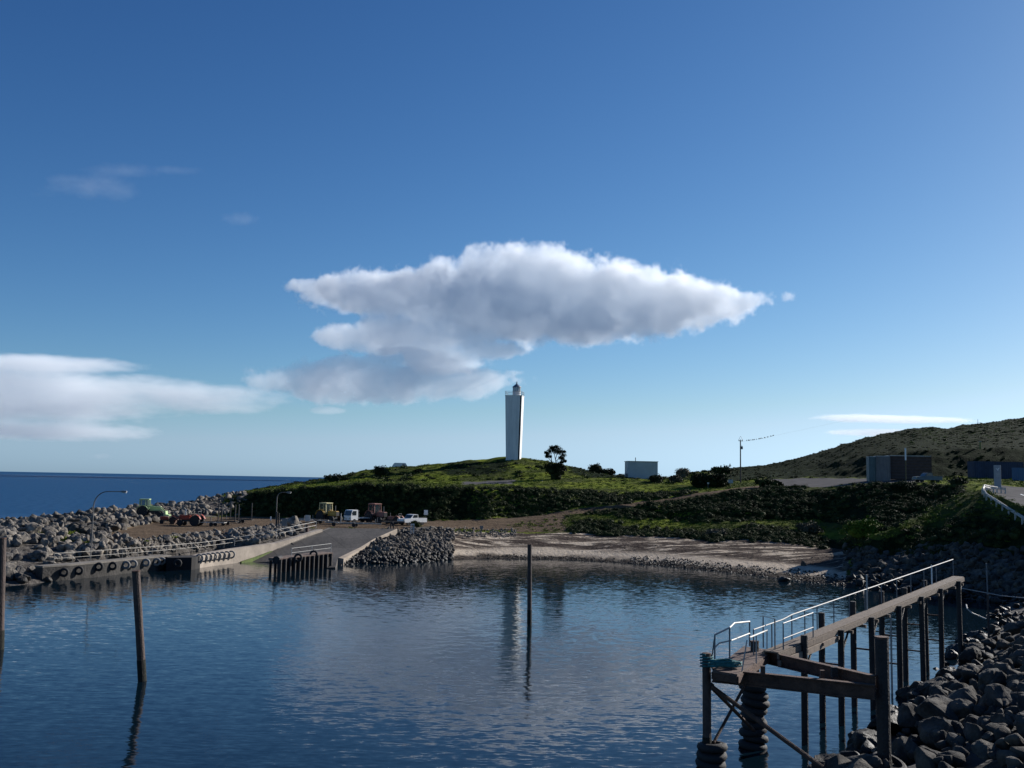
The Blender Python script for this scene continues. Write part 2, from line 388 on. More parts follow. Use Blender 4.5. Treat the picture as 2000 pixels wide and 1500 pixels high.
col_attr(terrain, 'zoneA', sand, dirt, asph); col_attr(terrain, 'zoneB', scrub, rub, np.clip(weedw, 0, 1))
BV = BVHTree.FromPolygons([tuple(v) for v in Vt], [tuple(q) for q in quads])
def gz(x, y, default=0.0):
    h = BV.ray_cast(Vector((x, y, 200)), Vector((0, 0, -1)))
    return h[0].z if h[0] is not None else default
def hit(px, py):                   # first terrain point seen at a pixel
    h = BV.ray_cast(Vector((0, 0, H)), ray(px, py).normalized()); return h[0]
def ground(px, Y):                 # terrain point on the vertical plane of a pixel column, Y metres ahead
    x = ray(px, 960).x*Y; return Vector((x, Y, gz(x, Y)))

# ---------------------------------------------------------------- near rocky bank on the right (under its boulders)
SH = [gr(1560, 1560), gr(1640, 1490), gr(1700, 1425), gr(1750, 1388), gr(1835, 1335), gr(1850, 1290), gr(1925, 1232), gr(1945, 1200), gr(1935, 1178)]
SHp = [(-2+SH[0].x, 14.0)] + [(p.x, p.y) for p in SH] + [(SH[-1].x+2, 100.0)]
def shore_x(y): return float(np.interp(y, [p[1] for p in SHp], [p[0] for p in SHp]))
SHp = sorted(SHp, key=lambda p: p[1])
def bank_z(x, y):
    d = x - shore_x(y)
    z = min(d*.33, 1.9 + d*.13)
    if z > 0: z += .25*noise.fractal((x*.5, y*.5, 0), 1, 2, 3)
    return max(z, -3)
gx = np.arange(-8, 34, .7); gy = np.arange(14, 101, .9)
Vb = [(shore_x(y)+dx, y, bank_z(shore_x(y)+dx, y)-.32) for dx in gx for y in gy]
ib = np.arange(len(gx)*len(gy)).reshape(len(gx), len(gy))
qb = np.stack([ib[:-1, :-1], ib[1:, :-1], ib[1:, 1:], ib[:-1, 1:]], -1).reshape(-1, 4)
shore = np_mesh('rocky_shore', Vb, qb, mat('shore rubble', (.05, .045, .04), .9, var=.6, scale=1.2, bump=1, bscale=3), smooth=True)
tag(shore, kind='structure')

# ---------------------------------------------------------------- sea
def sea_mat():
    m = bpy.data.materials.new('sea water'); m.use_nodes = True; nt = m.node_tree; b = nt.nodes['Principled BSDF']; L = nt.links.new
    b.inputs['Base Color'].default_value = (.006, .022, .038, 1); b.inputs['Roughness'].default_value = .04
    b.inputs['IOR'].default_value = 1.333
    geo = nd(nt, 'ShaderNodeNewGeometry')
    sx = nd(nt, 'ShaderNodeSeparateXYZ'); L(geo.outputs['Position'], sx.inputs[0])
    def noi(s, st, d=3, rz=0):
        mp = nd(nt, 'ShaderNodeMapping'); L(geo.outputs['Position'], mp.inputs[0]); mp.inputs['Scale'].default_value = st; mp.inputs['Rotation'].default_value = (0, 0, rz)
        n = nd(nt, 'ShaderNodeTexNoise'); n.inputs['Scale'].default_value = s; n.inputs['Detail'].default_value = d; n.inputs['Roughness'].default_value = .55
        L(mp.outputs[0], n.inputs[0]); return n.outputs[0]
    def mth(op, A, B):
        x = nd(nt, 'ShaderNodeMath', operation=op)
        for i, v in enumerate((A, B)):
            if isinstance(v, (int, float)): x.inputs[i].default_value = v
            else: L(v, x.inputs[i])
        return x.outputs[0]
    # slopes of the water surface taken straight from noise; outside the harbour the chop is steeper
    def slope(s_, st, d, off, rz=0):
        mp = nd(nt, 'ShaderNodeMapping'); L(geo.outputs['Position'], mp.inputs[0]); mp.inputs['Scale'].default_value = st
        mp.inputs['Location'].default_value = (off, off*1.7, 0); mp.inputs['Rotation'].default_value = (0, 0, rz)
        n = nd(nt, 'ShaderNodeTexNoise', noise_dimensions='2D'); n.inputs['Scale'].default_value = s_; n.inputs['Detail'].default_value = d
        n.inputs['Roughness'].default_value = .5; L(mp.outputs[0], n.inputs[0])
        v = nd(nt, 'ShaderNodeVectorMath', operation='SUBTRACT'); L(n.outputs[1], v.inputs[0]); v.inputs[1].default_value = (.5, .5, .5); return v.outputs[0]
    def vs(A, k):
        v = nd(nt, 'ShaderNodeVectorMath', operation='SCALE'); L(A, v.inputs[0])
        if isinstance(k, (int, float)): v.inputs['Scale'].default_value = k
        else: L(k, v.inputs['Scale'])
        return v.outputs[0]
    def va(A, B):
        v = nd(nt, 'ShaderNodeVectorMath', operation='ADD'); L(A, v.inputs[0]); L(B, v.inputs[1]); return v.outputs[0]
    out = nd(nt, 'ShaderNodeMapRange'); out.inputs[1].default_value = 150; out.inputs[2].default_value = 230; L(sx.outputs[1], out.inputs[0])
    patch = mth('ADD', .35, mth('MULTIPLY', noi(.05, (.5, 1.5, 1), 4, .15), 1.3))
    inn = va(va(vs(slope(1.1, (.45, 1.5, 1), 3, 3, .2), .062), vs(slope(3.2, (.5, 1.4, 1), 3, 11, -.15), .085)), vs(slope(6, (.7, 1.2, 1), 2, 23), .03))
    far = mth('MULTIPLY', out.outputs[0], mth('ADD', .75, mth('MULTIPLY', noi(.012, (.25, 1.6, 1), 4, .05), .6)))
    sl_ = va(vs(inn, patch), vs(slope(.6, (.7, 1.2, 1), 5, 31, .1), mth('MULTIPLY', far, .7)))
    sl_ = nd(nt, 'ShaderNodeVectorMath', operation='MULTIPLY').outputs[0] if False else sl_
    fl = nd(nt, 'ShaderNodeVectorMath', operation='MULTIPLY'); L(sl_, fl.inputs[0]); fl.inputs[1].default_value = (1, 1, 0)
    up = nd(nt, 'ShaderNodeVectorMath', operation='ADD'); L(fl.outputs[0], up.inputs[0]); up.inputs[1].default_value = (0, 0, 1)
    fsp = nd(nt, 'ShaderNodeMapRange'); fsp.inputs[1].default_value = 150; fsp.inputs[2].default_value = 260; fsp.inputs[3].default_value = .45; fsp.inputs[4].default_value = .2
    L(sx.outputs[1], fsp.inputs[0]); L(fsp.outputs[0], b.inputs['Specular IOR Level'])
    rfm = nd(nt, 'ShaderNodeMapRange'); rfm.inputs[1].default_value = 150; rfm.inputs[2].default_value = 260; rfm.inputs[3].default_value = .06; rfm.inputs[4].default_value = .55; L(sx.outputs[1], rfm.inputs[0]); L(rfm.outputs[0], b.inputs['Roughness'])
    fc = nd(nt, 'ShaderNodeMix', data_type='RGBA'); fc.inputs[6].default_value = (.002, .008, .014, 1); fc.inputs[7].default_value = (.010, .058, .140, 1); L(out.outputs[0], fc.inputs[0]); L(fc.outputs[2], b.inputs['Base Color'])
    nm = nd(nt, 'ShaderNodeVectorMath', operation='NORMALIZE'); L(up.outputs[0], nm.inputs[0]); L(nm.outputs[0], b.inputs['Normal'])
    return m
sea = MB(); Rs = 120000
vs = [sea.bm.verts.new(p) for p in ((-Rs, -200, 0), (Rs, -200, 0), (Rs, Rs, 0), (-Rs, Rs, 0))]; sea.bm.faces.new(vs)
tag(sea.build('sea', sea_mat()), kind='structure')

# ---------------------------------------------------------------- clouds (real volumes, kilometres away)
def cloud_mat(name, dens, aniso=0.0):
    m = bpy.data.materials.new(name); m.use_nodes = True; nt = m.node_tree; nt.nodes.remove(nt.nodes['Principled BSDF'])
    v = nd(nt, 'ShaderNodeVolumePrincipled'); v.inputs['Color'].default_value = (.955, .972, .985, 1)
    v.inputs['Density'].default_value = dens; v.inputs['Anisotropy'].default_value = aniso
    v.inputs['Density Attribute'].default_value = 'density'
    nt.links.new(v.outputs[0], nt.nodes['Material Output'].inputs['Volume']); return m
def cloud(label, blobs, D=3200.0, dens=.019, px_vox=1.8, depth=.6, rag=.33, nscale=62, soft=.15, seed=0, aniso=0.25, stretch=(1, 1, 1), group='clouds over the headland'):
    """blobs: (px, py, rx, ry[, depth factor]) ellipsoids at distance D; density evaluated on a voxel grid"""
    k = D/F
    E = []
    for bl in blobs:
        px, py, rx, ry = bl[:4]; dd = bl[4] if len(bl) > 4 else depth
        c = at(px, py, D); E.append((c, (rx*k, max(ry*1.3, .45*rx)*k*dd, ry*k)))
    mn = Vector([min(c[i]-r[i]*1.35 for c, r in E) for i in range(3)]); mx = Vector([max(c[i]+r[i]*1.35 for c, r in E) for i in range(3)])
    ctr = (mn+mx)/2
    ng = bpy.data.node_groups.new('cloud', 'GeometryNodeTree'); ng.interface.new_socket('Geometry', in_out='OUTPUT', socket_type='NodeSocketGeometry')
    L = ng.links.new
    pos = ng.nodes.new('GeometryNodeInputPosition').outputs[0]
    def m_(op, A, B=None, Cc=None, clamp=False):
        x = ng.nodes.new('ShaderNodeMath'); x.operation = op; x.use_clamp = clamp
        for i, v in enumerate((A, B, Cc)):
            if v is None: continue
            if isinstance(v, (int, float)): x.inputs[i].default_value = v
            else: L(v, x.inputs[i])
        return x.outputs[0]
    def v_(op, A, B):
        x = ng.nodes.new('ShaderNodeVectorMath'); x.operation = op
        for i, v in enumerate((A, B)):
            if v is None: continue
            if isinstance(v, (tuple, Vector)): x.inputs[i].default_value = v
            else: L(v, x.inputs[i])
        return x
    f = None
    for c, r in E:
        d = v_('MULTIPLY', v_('SUBTRACT', pos, tuple(c-ctr)).outputs[0], tuple(1/q for q in r)).outputs[0]
        ln = v_('LENGTH', d, None).outputs['Value']
        g = m_('SUBTRACT', 1.0, ln)
        f = g if f is None else m_('SMOOTH_MAX', f, g, .25)
    def noi(sc, det, rg):
        n = ng.nodes.new('ShaderNodeTexNoise'); n.noise_dimensions = '3D'
        L(v_('MULTIPLY', v_('ADD', pos, (seed*371.0, 91.0, 13.0)).outputs[0], stretch).outputs[0], n.inputs['Vector'])
        n.inputs['Scale'].default_value = 1/(sc*k); n.inputs['Detail'].default_value = det; n.inputs['Roughness'].default_value = rg
        return n.outputs[0]
    e = m_('ADD', f, m_('MULTIPLY', m_('SUBTRACT', noi(nscale, 5, .55), .5), rag*3.8))
    e = m_('ADD', e, m_('MULTIPLY', m_('SUBTRACT', noi(nscale*.2, 3, .6), .5), rag*1.5))
    dn = m_('DIVIDE', e, soft, clamp=True)
    vc = ng.nodes.new('GeometryNodeVolumeCube'); L(dn, vc.inputs['Density'])
    lo = mn-ctr; hi = mx-ctr
    vc.inputs['Min'].default_value = lo; vc.inputs['Max'].default_value = hi
    vx = px_vox*k
    for i, a in enumerate('XYZ'): vc.inputs['Resolution '+a].default_value = max(8, int((hi[i]-lo[i])/(vx*(1.6 if a == 'Y' else 1))))
    sm = ng.nodes.new('GeometryNodeSetMaterial'); sm.inputs['Material'].default_value = cloud_mat('cloud vapour', dens, aniso)
    go = ng.nodes.new('NodeGroupOutput'); L(vc.outputs[0], sm.inputs[0]); L(sm.outputs[0], go.inputs[0])
    o = bpy.data.objects.new('cloud', bpy.data.volumes.new('cloud')); C.objects.link(o); o.location = ctr
    md = o.modifiers.new('volume', 'NODES'); md.node_group = ng
    return tag(o, label, 'cloud', group)
cloud('large lens-shaped white cloud with grey belly high above the lighthouse',
      [(1040, 584, 340, 90), (1005, 525, 140, 52), (820, 576, 240, 50), (1220, 588, 250, 62), (640, 561, 85, 20), (1385, 584, 120, 30), (1110, 630, 170, 46),
       (800, 655, 170, 42), (690, 662, 95, 22), (940, 684, 90, 18), (870, 700, 90, 36)], seed=1)
cloud('grey and white cloud pointing at the lighthouse lantern, below the large cloud',
      [(700, 742, 200, 48), (880, 745, 135, 36), (560, 745, 85, 20), (640, 802, 40, 8), (800, 705, 110, 30), (960, 748, 50, 10)], seed=2, D=3100, dens=.011)
cloud('long flat grey cloud bank low over the sea at the left edge',
      [(-120, 775, 420, 74), (120, 768, 290, 50), (350, 772, 200, 32), (60, 712, 240, 20), (455, 765, 80, 20), (420, 795, 100, 14), (60, 840, 260, 24)], seed=3, D=4200, rag=.30, soft=.7, dens=.0105, stretch=(.4, .4, 1.3), nscale=52)
cloud('bright thin cloud streak, upper of the two behind the right hill', [(1740, 819, 165, 8), (1680, 814, 90, 5)], seed=4, dens=.009, D=4600, rag=.2, nscale=26, stretch=(.4, .4, 1), px_vox=1.8, depth=.5)
cloud('bright thin cloud streak, lower of the two behind the right hill', [(1740, 846, 140, 8)], seed=5, dens=.009, D=4600, rag=.2, nscale=26, stretch=(.4, .4, 1), px_vox=1.8, depth=.5)
cloud('tiny cloud scrap just above the lighthouse lantern', [(1005, 728, 22, 6)], seed=9, D=3200, rag=.35, nscale=14, soft=.6, dens=.02, px_vox=1.4)
cloud('faint wispy cloud high in the sky at the left', [(190, 368, 110, 28), (250, 335, 90, 14), (340, 332, 60, 9), (130, 350, 60, 12)], seed=6, D=3600, rag=.5, nscale=45, soft=1.6, dens=.0022, stretch=(.7, .7, 1.3))
cloud('tiny faint cloud puff in the sky at the left', [(470, 427, 42, 15)], seed=7, D=3600, rag=.35, nscale=22, soft=1.2, dens=.004, px_vox=2.2)
cloud('small pale cloud puff low over the sea horizon at the left', [(195, 891, 26, 7)], seed=11, D=4600, rag=.3, nscale=14, soft=.9, dens=.006, px_vox=1.8)
cloud('tiny white cloud scrap right of the large cloud', [(1540, 580, 16, 12)], seed=8, D=3200, rag=.45, nscale=12, soft=.6, dens=.02, px_vox=1.5)

# ---------------------------------------------------------------- boulders and rubble
def rock_mat(name, c1, c2, wet=True):
    m = bpy.data.materials.new(name); m.use_nodes = True; nt = m.node_tree; b = nt.nodes['Principled BSDF']; L = nt.links.new
    geo = nd(nt, 'ShaderNodeNewGeometry'); oi = nd(nt, 'ShaderNodeObjectInfo'); tc = nd(nt, 'ShaderNodeTexCoord')
    def noi(s, d=8, src=None):
        n = nd(nt, 'ShaderNodeTexNoise'); n.inputs['Scale'].default_value = s; n.inputs['Detail'].default_value = d; n.inputs['Roughness'].default_value = .65
        L(src or geo.outputs['Position'], n.inputs[0]); return n.outputs[0]
    r = nd(nt, 'ShaderNodeValToRGB'); e = r.color_ramp.elements; e[0].position, e[0].color = .36, (*c1, 1); e[1].position, e[1].color = .66, (*c2, 1)
    L(noi(1.3), r.inputs[0])
    mx = nd(nt, 'ShaderNodeMix', data_type='RGBA', blend_type='MULTIPLY'); mx.inputs[0].default_value = .8
    rr = nd(nt, 'ShaderNodeValToRGB'); e = rr.color_ramp.elements; e[0].position, e[0].color = .0, (.5, .5, .52, 1); e[1].position, e[1].color = 1, (1.25, 1.15, 1.0, 1)
    ad = nd(nt, 'ShaderNodeMath', operation='FRACT'); a2 = nd(nt, 'ShaderNodeMath', operation='ADD'); L(oi.outputs['Random'], a2.inputs[0])
    vo = nd(nt, 'ShaderNodeTexVoronoi'); vo.inputs['Scale'].default_value = .55; L(geo.outputs['Position'], vo.inputs[0])
    sc = nd(nt, 'ShaderNodeSeparateColor'); L(vo.outputs['Color'], sc.inputs[0]); L(sc.outputs[0], a2.inputs[1]); L(a2.outputs[0], ad.inputs[0]); L(ad.outputs[0], rr.inputs[0])
    L(r.outputs[0], mx.inputs[6]); L(rr.outputs[0], mx.inputs[7]); col = mx.outputs[2]
    if wet:      # dark weed and wet band up to the tide mark
        sx = nd(nt, 'ShaderNodeSeparateXYZ'); L(geo.outputs['Position'], sx.inputs[0])
        a = nd(nt, 'ShaderNodeMath', operation='MULTIPLY_ADD'); L(noi(.9, 4), a.inputs[0]); a.inputs[1].default_value = -1.2; L(sx.outputs[2], a.inputs[2])
        mr = nd(nt, 'ShaderNodeMapRange'); mr.inputs[1].default_value = .1; mr.inputs[2].default_value = .8; mr.inputs[3].default_value = .22; mr.inputs[4].default_value = 1
        L(a.outputs[0], mr.inputs[0])
        m2 = nd(nt, 'ShaderNodeVectorMath', operation='SCALE'); L(col, m2.inputs[0]); L(mr.outputs[0], m2.inputs['Scale']); col = m2.outputs[0]
        m3 = nd(nt, 'ShaderNodeMapRange'); m3.inputs[1].default_value = .22; m3.inputs[2].default_value = 1; m3.inputs[3].default_value = .55; m3.inputs[4].default_value = .95
        L(mr.outputs[0], m3.inputs[0]); L(m3.outputs[0], b.inputs['Roughness'])
    else: b.inputs['Roughness'].default_value = .92
    L(col, b.inputs['Base Color']); b.inputs['Specular IOR Level'].default_value = .3
    bp = nd(nt, 'ShaderNodeBump'); bp.inputs['Strength'].default_value = .8; bp.inputs['Distance'].default_value = .12
    L(noi(4.5, 10), bp.inputs['Height']); L(bp.outputs[0], b.inputs['Normal']); return m
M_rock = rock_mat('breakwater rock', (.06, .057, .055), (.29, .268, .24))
M_rockn = rock_mat('bank rock', (.028, .027, .026), (.11, .105, .097))  # stone tone lowered, puts wharf shade over the near bank into the colour
def rock_mesh(seed, fine):
    r = random.Random(seed); bm = bmesh.new()
    sx, sy, sz = r.uniform(.8, 1.25), r.uniform(.7, 1.05), r.uniform(.55, .85)
    for k in range(15):
        v = Vector((r.gauss(0, 1), r.gauss(0, 1), r.gauss(0, 1))).normalized()*r.uniform(.82, 1.08)
        bm.verts.new((v.x*sx, v.y*sy, v.z*sz))
    q = bmesh.ops.convex_hull(bm, input=bm.verts[:])
    bmesh.ops.delete(bm, geom=[g for g in q['geom_interior'] if isinstance(g, bmesh.types.BMVert)], context='VERTS')
    bmesh.ops.bevel(bm, geom=bm.edges[:], offset=.07, segments=1, affect='EDGES', clamp_overlap=True)
    if fine:
        bmesh.ops.triangulate(bm, faces=bm.faces[:])
        bmesh.ops.subdivide_edges(bm, edges=[e for e in bm.edges if e.calc_length() > .3], cuts=1)
        bmesh.ops.triangulate(bm, faces=bm.faces[:])
        bmesh.ops.subdivide_edges(bm, edges=[e for e in bm.edges if e.calc_length() > .25], cuts=1)
        bmesh.ops.triangulate(bm, faces=bm.faces[:])
        for _k in range(2): bmesh.ops.smooth_vert(bm, verts=bm.verts[:], factor=.45, use_axis_x=True, use_axis_y=True, use_axis_z=True)
        for v in bm.verts:
            n = v.co.normalized(); v.co += n*(.10*noise.fractal(v.co*1.6+Vector((seed, 0, 0)), 1, 2, 5) + .03*noise.noise(v.co*7+Vector((0, seed, 0))))
    else: bmesh.ops.triangulate(bm, faces=bm.faces[:])
    me = bpy.data.meshes.new('boulder'); bm.to_mesh(me); bm.free(); return me
ROCKS = [rock_mesh(100+i, True) for i in range(9)]; ROCKL = [rock_mesh(200+i, False) for i in range(6)]
for me in ROCKS:
    for p in me.polygons: p.use_smooth = False
cand = []      # (pos, radius, area key, label, group)
def scat(n, region, key, label, group, r0, r1, zf, sink=.3, powr=1.6):
    """n boulders over a region given in (px, ground distance) bands"""
    k = 0; t = 0
    while k < n and t < n*30:
        t += 1
        p = region()
        if p is None: continue
        r = r0 + (r1-r0)*rnd.random()**powr
        cand.append((Vector((p[0], p[1], zf(p[0], p[1]) + r*sink)), r, key, label, group)); k += 1
def reg_u(px0, px1, u0, u1):
    def f():
        px = rnd.uniform(px0, px1); u = rnd.uniform(u0(px) if callable(u0) else u0, u1(px) if callable(u1) else u1); i = int(u)
        i = min(i, 11); c = float(np.interp(px, PXS, np.arange(len(PXS)))); c0 = min(int(c), len(PXS)-2); fc = c-c0
        Yc = tabf[c0, :, 0]*(1-fc) + tabf[c0+1, :, 0]*fc
        y = Yc[i]*(1-(u-i)) + Yc[i+1]*(u-i) + rnd.gauss(0, .35); x = (a_[c0]*(1-fc)+a_[c0+1]*fc)*y
        return x, y
    return f
LL = 'pale angular boulder heaped on the breakwater at the left edge'
scat(150, reg_u(-60, 115, 1.0, 4.6), 'L', LL, 'boulders of the left breakwater', .45, 1.15, gz, .25)
scat(130, reg_u(110, 350, 4.2, 6.0), 'M', 'dark boulder on the ridge beyond the gravel yard', 'boulders beyond the gravel yard', .45, 1.1, gz, .25)
scat(135, reg_u(90, 250, 1.95, 3.7), 'L', 'pale boulder tipped beside the curved lamp post', 'boulders round the curved lamp post', .4, 1.05, gz, .25)
scat(190, reg_u(220, 560, 1.98, 3.0), 'Q', 'pale boulder in the row between quay rail and gravel yard', 'boulders behind the quay rail', .35, .95, gz, .2)
scat(70, reg_u(490, 590, 2.4, 3.1), 'Q', 'pale boulder in the row between quay rail and gravel yard', 'boulders behind the quay rail', .5, 1.0, gz, .2)
scat(420, reg_u(-60, 365, 4.6, 7.6), 'Z', '', '', .35, .9, gz, .2)
scat(170, reg_u(345, 480, 4.9, 6.6), 'M', 'dark boulder on the ridge beyond the gravel yard', 'boulders beyond the gravel yard', .4, 1.0, gz, .25)
scat(620, reg_u(235, 560, 2.1, 3.15), 'Z', '', '', .18, .4, gz, .2)
scat(1900, reg_u(672, 888, .95, 2.9), 'G', 'grey rock on the rubble slope between boat ramp and beach', 'rocks between boat ramp and beach', .16, .50, gz, .25)
scat(260, reg_u(880, 1010, 2.3, 3.1), 'Z', '', '', .12, .3, gz, .2)
scat(800, reg_u(1648, 2060, 1.0, 2.9), 'R', 'dark rock on the shaded slope below the road corner', 'rocks below the road corner', .25, .75, gz, .25)
scat(1100, reg_u(1230, 1700, .93, 1.36), 'P', '', '', .07, .22, gz, .2)
scat(500, reg_u(930, 1320, .95, 1.15), 'P', '', '', .06, .17, gz, .35)
scat(160, reg_u(900, 1640, 1.6, 2.9), 'P', '', '', .05, .14, gz, .35)
def reg_bank(y0, y1, d0, d1):
    def f():
        y = rnd.uniform(y0, y1); x = shore_x(y) + rnd.uniform(d0, d1); return x, y
    return f
NB = 'large grey boulder on the rocky bank beside the jetty'
def zb(x, y): return bank_z(x, y)
scat(100, reg_bank(29, 52, -.2, 15), 'N', NB, 'boulders of the near bank', .48, 1.12, zb, .16, 1.3)
scat(420, reg_bank(28, 58, -.2, 15), 'NZ', '', '', .22, .6, zb, .15)
scat(90, reg_bank(50, 72, -.5, 12), 'N', NB, 'boulders of the near bank', .4, 1.0, zb, .28, 1.3)
scat(700, reg_bank(27, 95, -.6, 14), 'NZ', '', '', .2, .5, zb, .2)
def vis(p, r):
    q = proj(p.x, p.y, p.z)
    if p.y < 5 or not (-30 < q[0] < 2030 and -30 < q[1] < 1530): return 0
    return r/p.y
ORD = sorted([c for c in cand if c[3] and c[2] != 'G' and vis(c[0], c[1]) > 0], key=lambda c: -vis(c[0], c[1]))[:290]
chosen = set(id(c) for c in ORD)
srcs = {}; LB = {}
QN = {k: tuple(np.quantile([c[1] for c in ORD if c[2] == k], (.33, .67))) for k in set(c[2] for c in ORD)}
for c in ORD:
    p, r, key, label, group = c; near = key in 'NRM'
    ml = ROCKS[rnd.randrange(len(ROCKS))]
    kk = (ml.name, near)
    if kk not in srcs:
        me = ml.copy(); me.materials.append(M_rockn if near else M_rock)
        srcs[kk] = me
    o = bpy.data.objects.new('boulder', srcs[kk]); C.objects.link(o); o.location = p
    o.scale = (r, r*rnd.uniform(.8, 1.1), r*rnd.uniform(.8, 1.15)); o.rotation_euler = (rnd.uniform(-.5, .5), rnd.uniform(-.5, .5), rnd.uniform(0, 6.3))
    q = proj(*p)
    def w3(v, a, b, t): return t[0] if v < a else t[1] if v < b else t[2]
    qa, qb = QN[key]; sz = w3(r, qa, qb, ('small', 'mid-sized', 'big'))
    if key == 'N':
        dist = p.x - shore_x(p.y); ht = w3(dist, 1.2, 5, ('at the waterline', 'halfway up the bank', 'high on the bank'))
        wh = 'left of the black pile' if q[0] < 1700 else 'at the foot of the black pile' if q[0] < 1765 and q[1] > 1340 else 'below the walkway piles' if q[0] < 1850 and q[1] < 1400 else 'in the bottom right corner' if q[0] > 1880 and q[1] > 1410 else 'right of the black pile' if q[1] > 1400 else 'near the thin tall post' if q[1] < 1290 else 'at the right edge' if q[0] > 1930 else 'beside the walkway end'
        label = f'{sz} grey boulder {ht}, {wh}'
    elif key == 'L':
        wh = 'at the left edge' if q[0] < 40 else 'behind the left edge pile' if q[0] < 85 else 'above the quay end' if q[0] < 130 else 'left of the curved lamp' if q[0] < 182 else 'right of the curved lamp' if q[0] < 215 else 'behind the quay railing start'
        ht = w3(q[1], 1035, 1065, ('top of heap', 'mid heap', 'low in heap')) if q[1] < 1090 else 'near the water'
        label = f'{sz} pale boulder {wh}, {ht}'
    elif key == 'M': label = f'{sz} dark boulder on the ridge behind the ' + w3(q[0], 190, 250, ('left boulder heap', 'curved lamp', 'open gravel')) if q[0] < 275 else f'{sz} dark boulder on the ridge behind the ' + w3(q[0], 330, 390, ('green tractor', 'small red tractor', 'red tractor')) if q[0] < 430 else f'{sz} dark boulder on the ridge where the grass begins'
    elif key == 'Q': label = f'{sz} pale boulder behind the quay railing above the ' + w3(q[0], 290, 330, ('single tyres', 'tyre trio', 'black recess')) if q[0] < 385 else f'{sz} pale boulder ' + w3(q[0], 455, 500, ('above the row of bleached tyres', 'at the bend of the quay wall', 'heaped left of the boat ramp'))
    else: label = f'{sz} dark rock ' + w3(q[0], 1760, 1880, ('at the end of the beach', 'behind the walkway rail', 'right of the walkway end')) + w3(q[1], 1105, 1135, (', high up', ', mid slope', ', near the water'))
    tag(o, label, 'boulder', group); LB.setdefault(label, []).append((q[0], o))
ORDN = ['leftmost', 'second', 'third', 'fourth', 'fifth', 'sixth', 'seventh', 'eighth', 'ninth', 'tenth', 'eleventh', 'twelfth']
for lab, L_ in LB.items():
    if len(L_) < 2: continue
    L_.sort(key=lambda t: t[0])
    for i, (_x, o) in enumerate(L_):
        o['label'] = lab + (', leftmost such' if i == 0 else ', rightmost such' if i == len(L_)-1 else f', {ORDN[min(i, 11)]} from left')
Vr = {}; 
for c in cand:
    if id(c) in chosen: continue
    p, r, key, _l, _g = c
    area = 'G' if key == 'G' else 'N' if key in ('N', 'NZ', 'R') else ('P' if key == 'P' else 'B')
    me = ROCKL[rnd.randrange(len(ROCKL))]
    co_ = np.empty(len(me.vertices)*3); me.vertices.foreach_get('co', co_); co_ = co_.reshape(-1, 3)
    tri = np.array([pp.vertices[:] for pp in me.polygons])
    rot = np.array(Matrix.Rotation(rnd.uniform(0, 6.3), 3, Vector((rnd.gauss(0, 1), rnd.gauss(0, 1), rnd.gauss(0, 1))).normalized()))
    v = (co_*r) @ rot.T + np.array(p)
    L_ = Vr.setdefault(area, [[], [], 0]); L_[0].append(v); L_[1].append(tri+L_[2]); L_[2] += len(v)
M_peb = rock_mat('wet pebbles', (.03, .028, .025), (.14, .125, .11))
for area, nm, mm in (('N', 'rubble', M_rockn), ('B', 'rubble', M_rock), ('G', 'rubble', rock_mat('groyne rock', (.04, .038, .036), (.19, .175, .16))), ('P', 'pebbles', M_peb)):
    o = np_mesh(nm, np.concatenate(Vr[area][0]), np.concatenate(Vr[area][1]), mm); tag(o, kind='stuff')
def one_rock(px, py, z, r, label, m_, i=0, sc=(1, 1, 1), rz=0, sink=.1):
    p = gr(px, py, z); me = ROCKS[i].copy(); me.materials.append(m_)
    o = bpy.data.objects.new('boulder', me); C.objects.link(o); o.location = p + Vector((0, 0, r*sink)); o.scale = (r*sc[0], r*sc[1], r*sc[2]); o.rotation_euler.z = rz
    tag(o, label, 'boulder'); return o
one_rock(1571, 1108, .7, .62, 'single dark boulder standing on the sand near the water', M_peb, 2, (.9, .9, 1.5), sink=.6)
one_rock(1528, 1134, .05, .75, 'low dark rock at the water edge off the beach', M_peb, 3, (1.3, .9, .6), sink=.2)
one_rock(572, 1030, 3.4, 1.25, 'large grey block of rock beside the top of the boat ramp', M_rock, 4, (.9, .9, 1.25), sink=.5)

# ---------------------------------------------------------------- vegetation
def leaf_mat(name, c1, c2, tr=.25):
    m = bpy.data.materials.new(name); m.use_nodes = True; nt = m.node_tree; b = nt.nodes['Principled BSDF']; L = nt.links.new
    geo = nd(nt, 'ShaderNodeNewGeometry')
    n = nd(nt, 'ShaderNodeTexNoise'); n.inputs['Scale'].default_value = .7; n.inputs['Detail'].default_value = 5; L(geo.outputs['Position'], n.inputs[0])
    r = nd(nt, 'ShaderNodeValToRGB'); e = r.color_ramp.elements; e[0].position, e[0].color = .38, (*c1, 1); e[1].position, e[1].color = .64, (*c2, 1)
    L(n.outputs[0], r.inputs[0]); L(r.outputs[0], b.inputs['Base Color']); b.inputs['Roughness'].default_value = .7; b.inputs['Specular IOR Level'].default_value = .06
    return m
M_scrub = leaf_mat('scrub leaves', (.014, .022, .008), (.048, .062, .020))
M_dark = leaf_mat('dark bush leaves', (.010, .016, .007), (.032, .042, .016))
M_grass = leaf_mat('grass blades', (.065, .10, .012), (.16, .19, .03))
M_lime = leaf_mat('bright bush leaves', (.05, .085, .012), (.11, .15, .02))
M_grey = leaf_mat('grey bush leaves', (.05, .05, .035), (.12, .11, .08))
rg = np.random.default_rng(5)
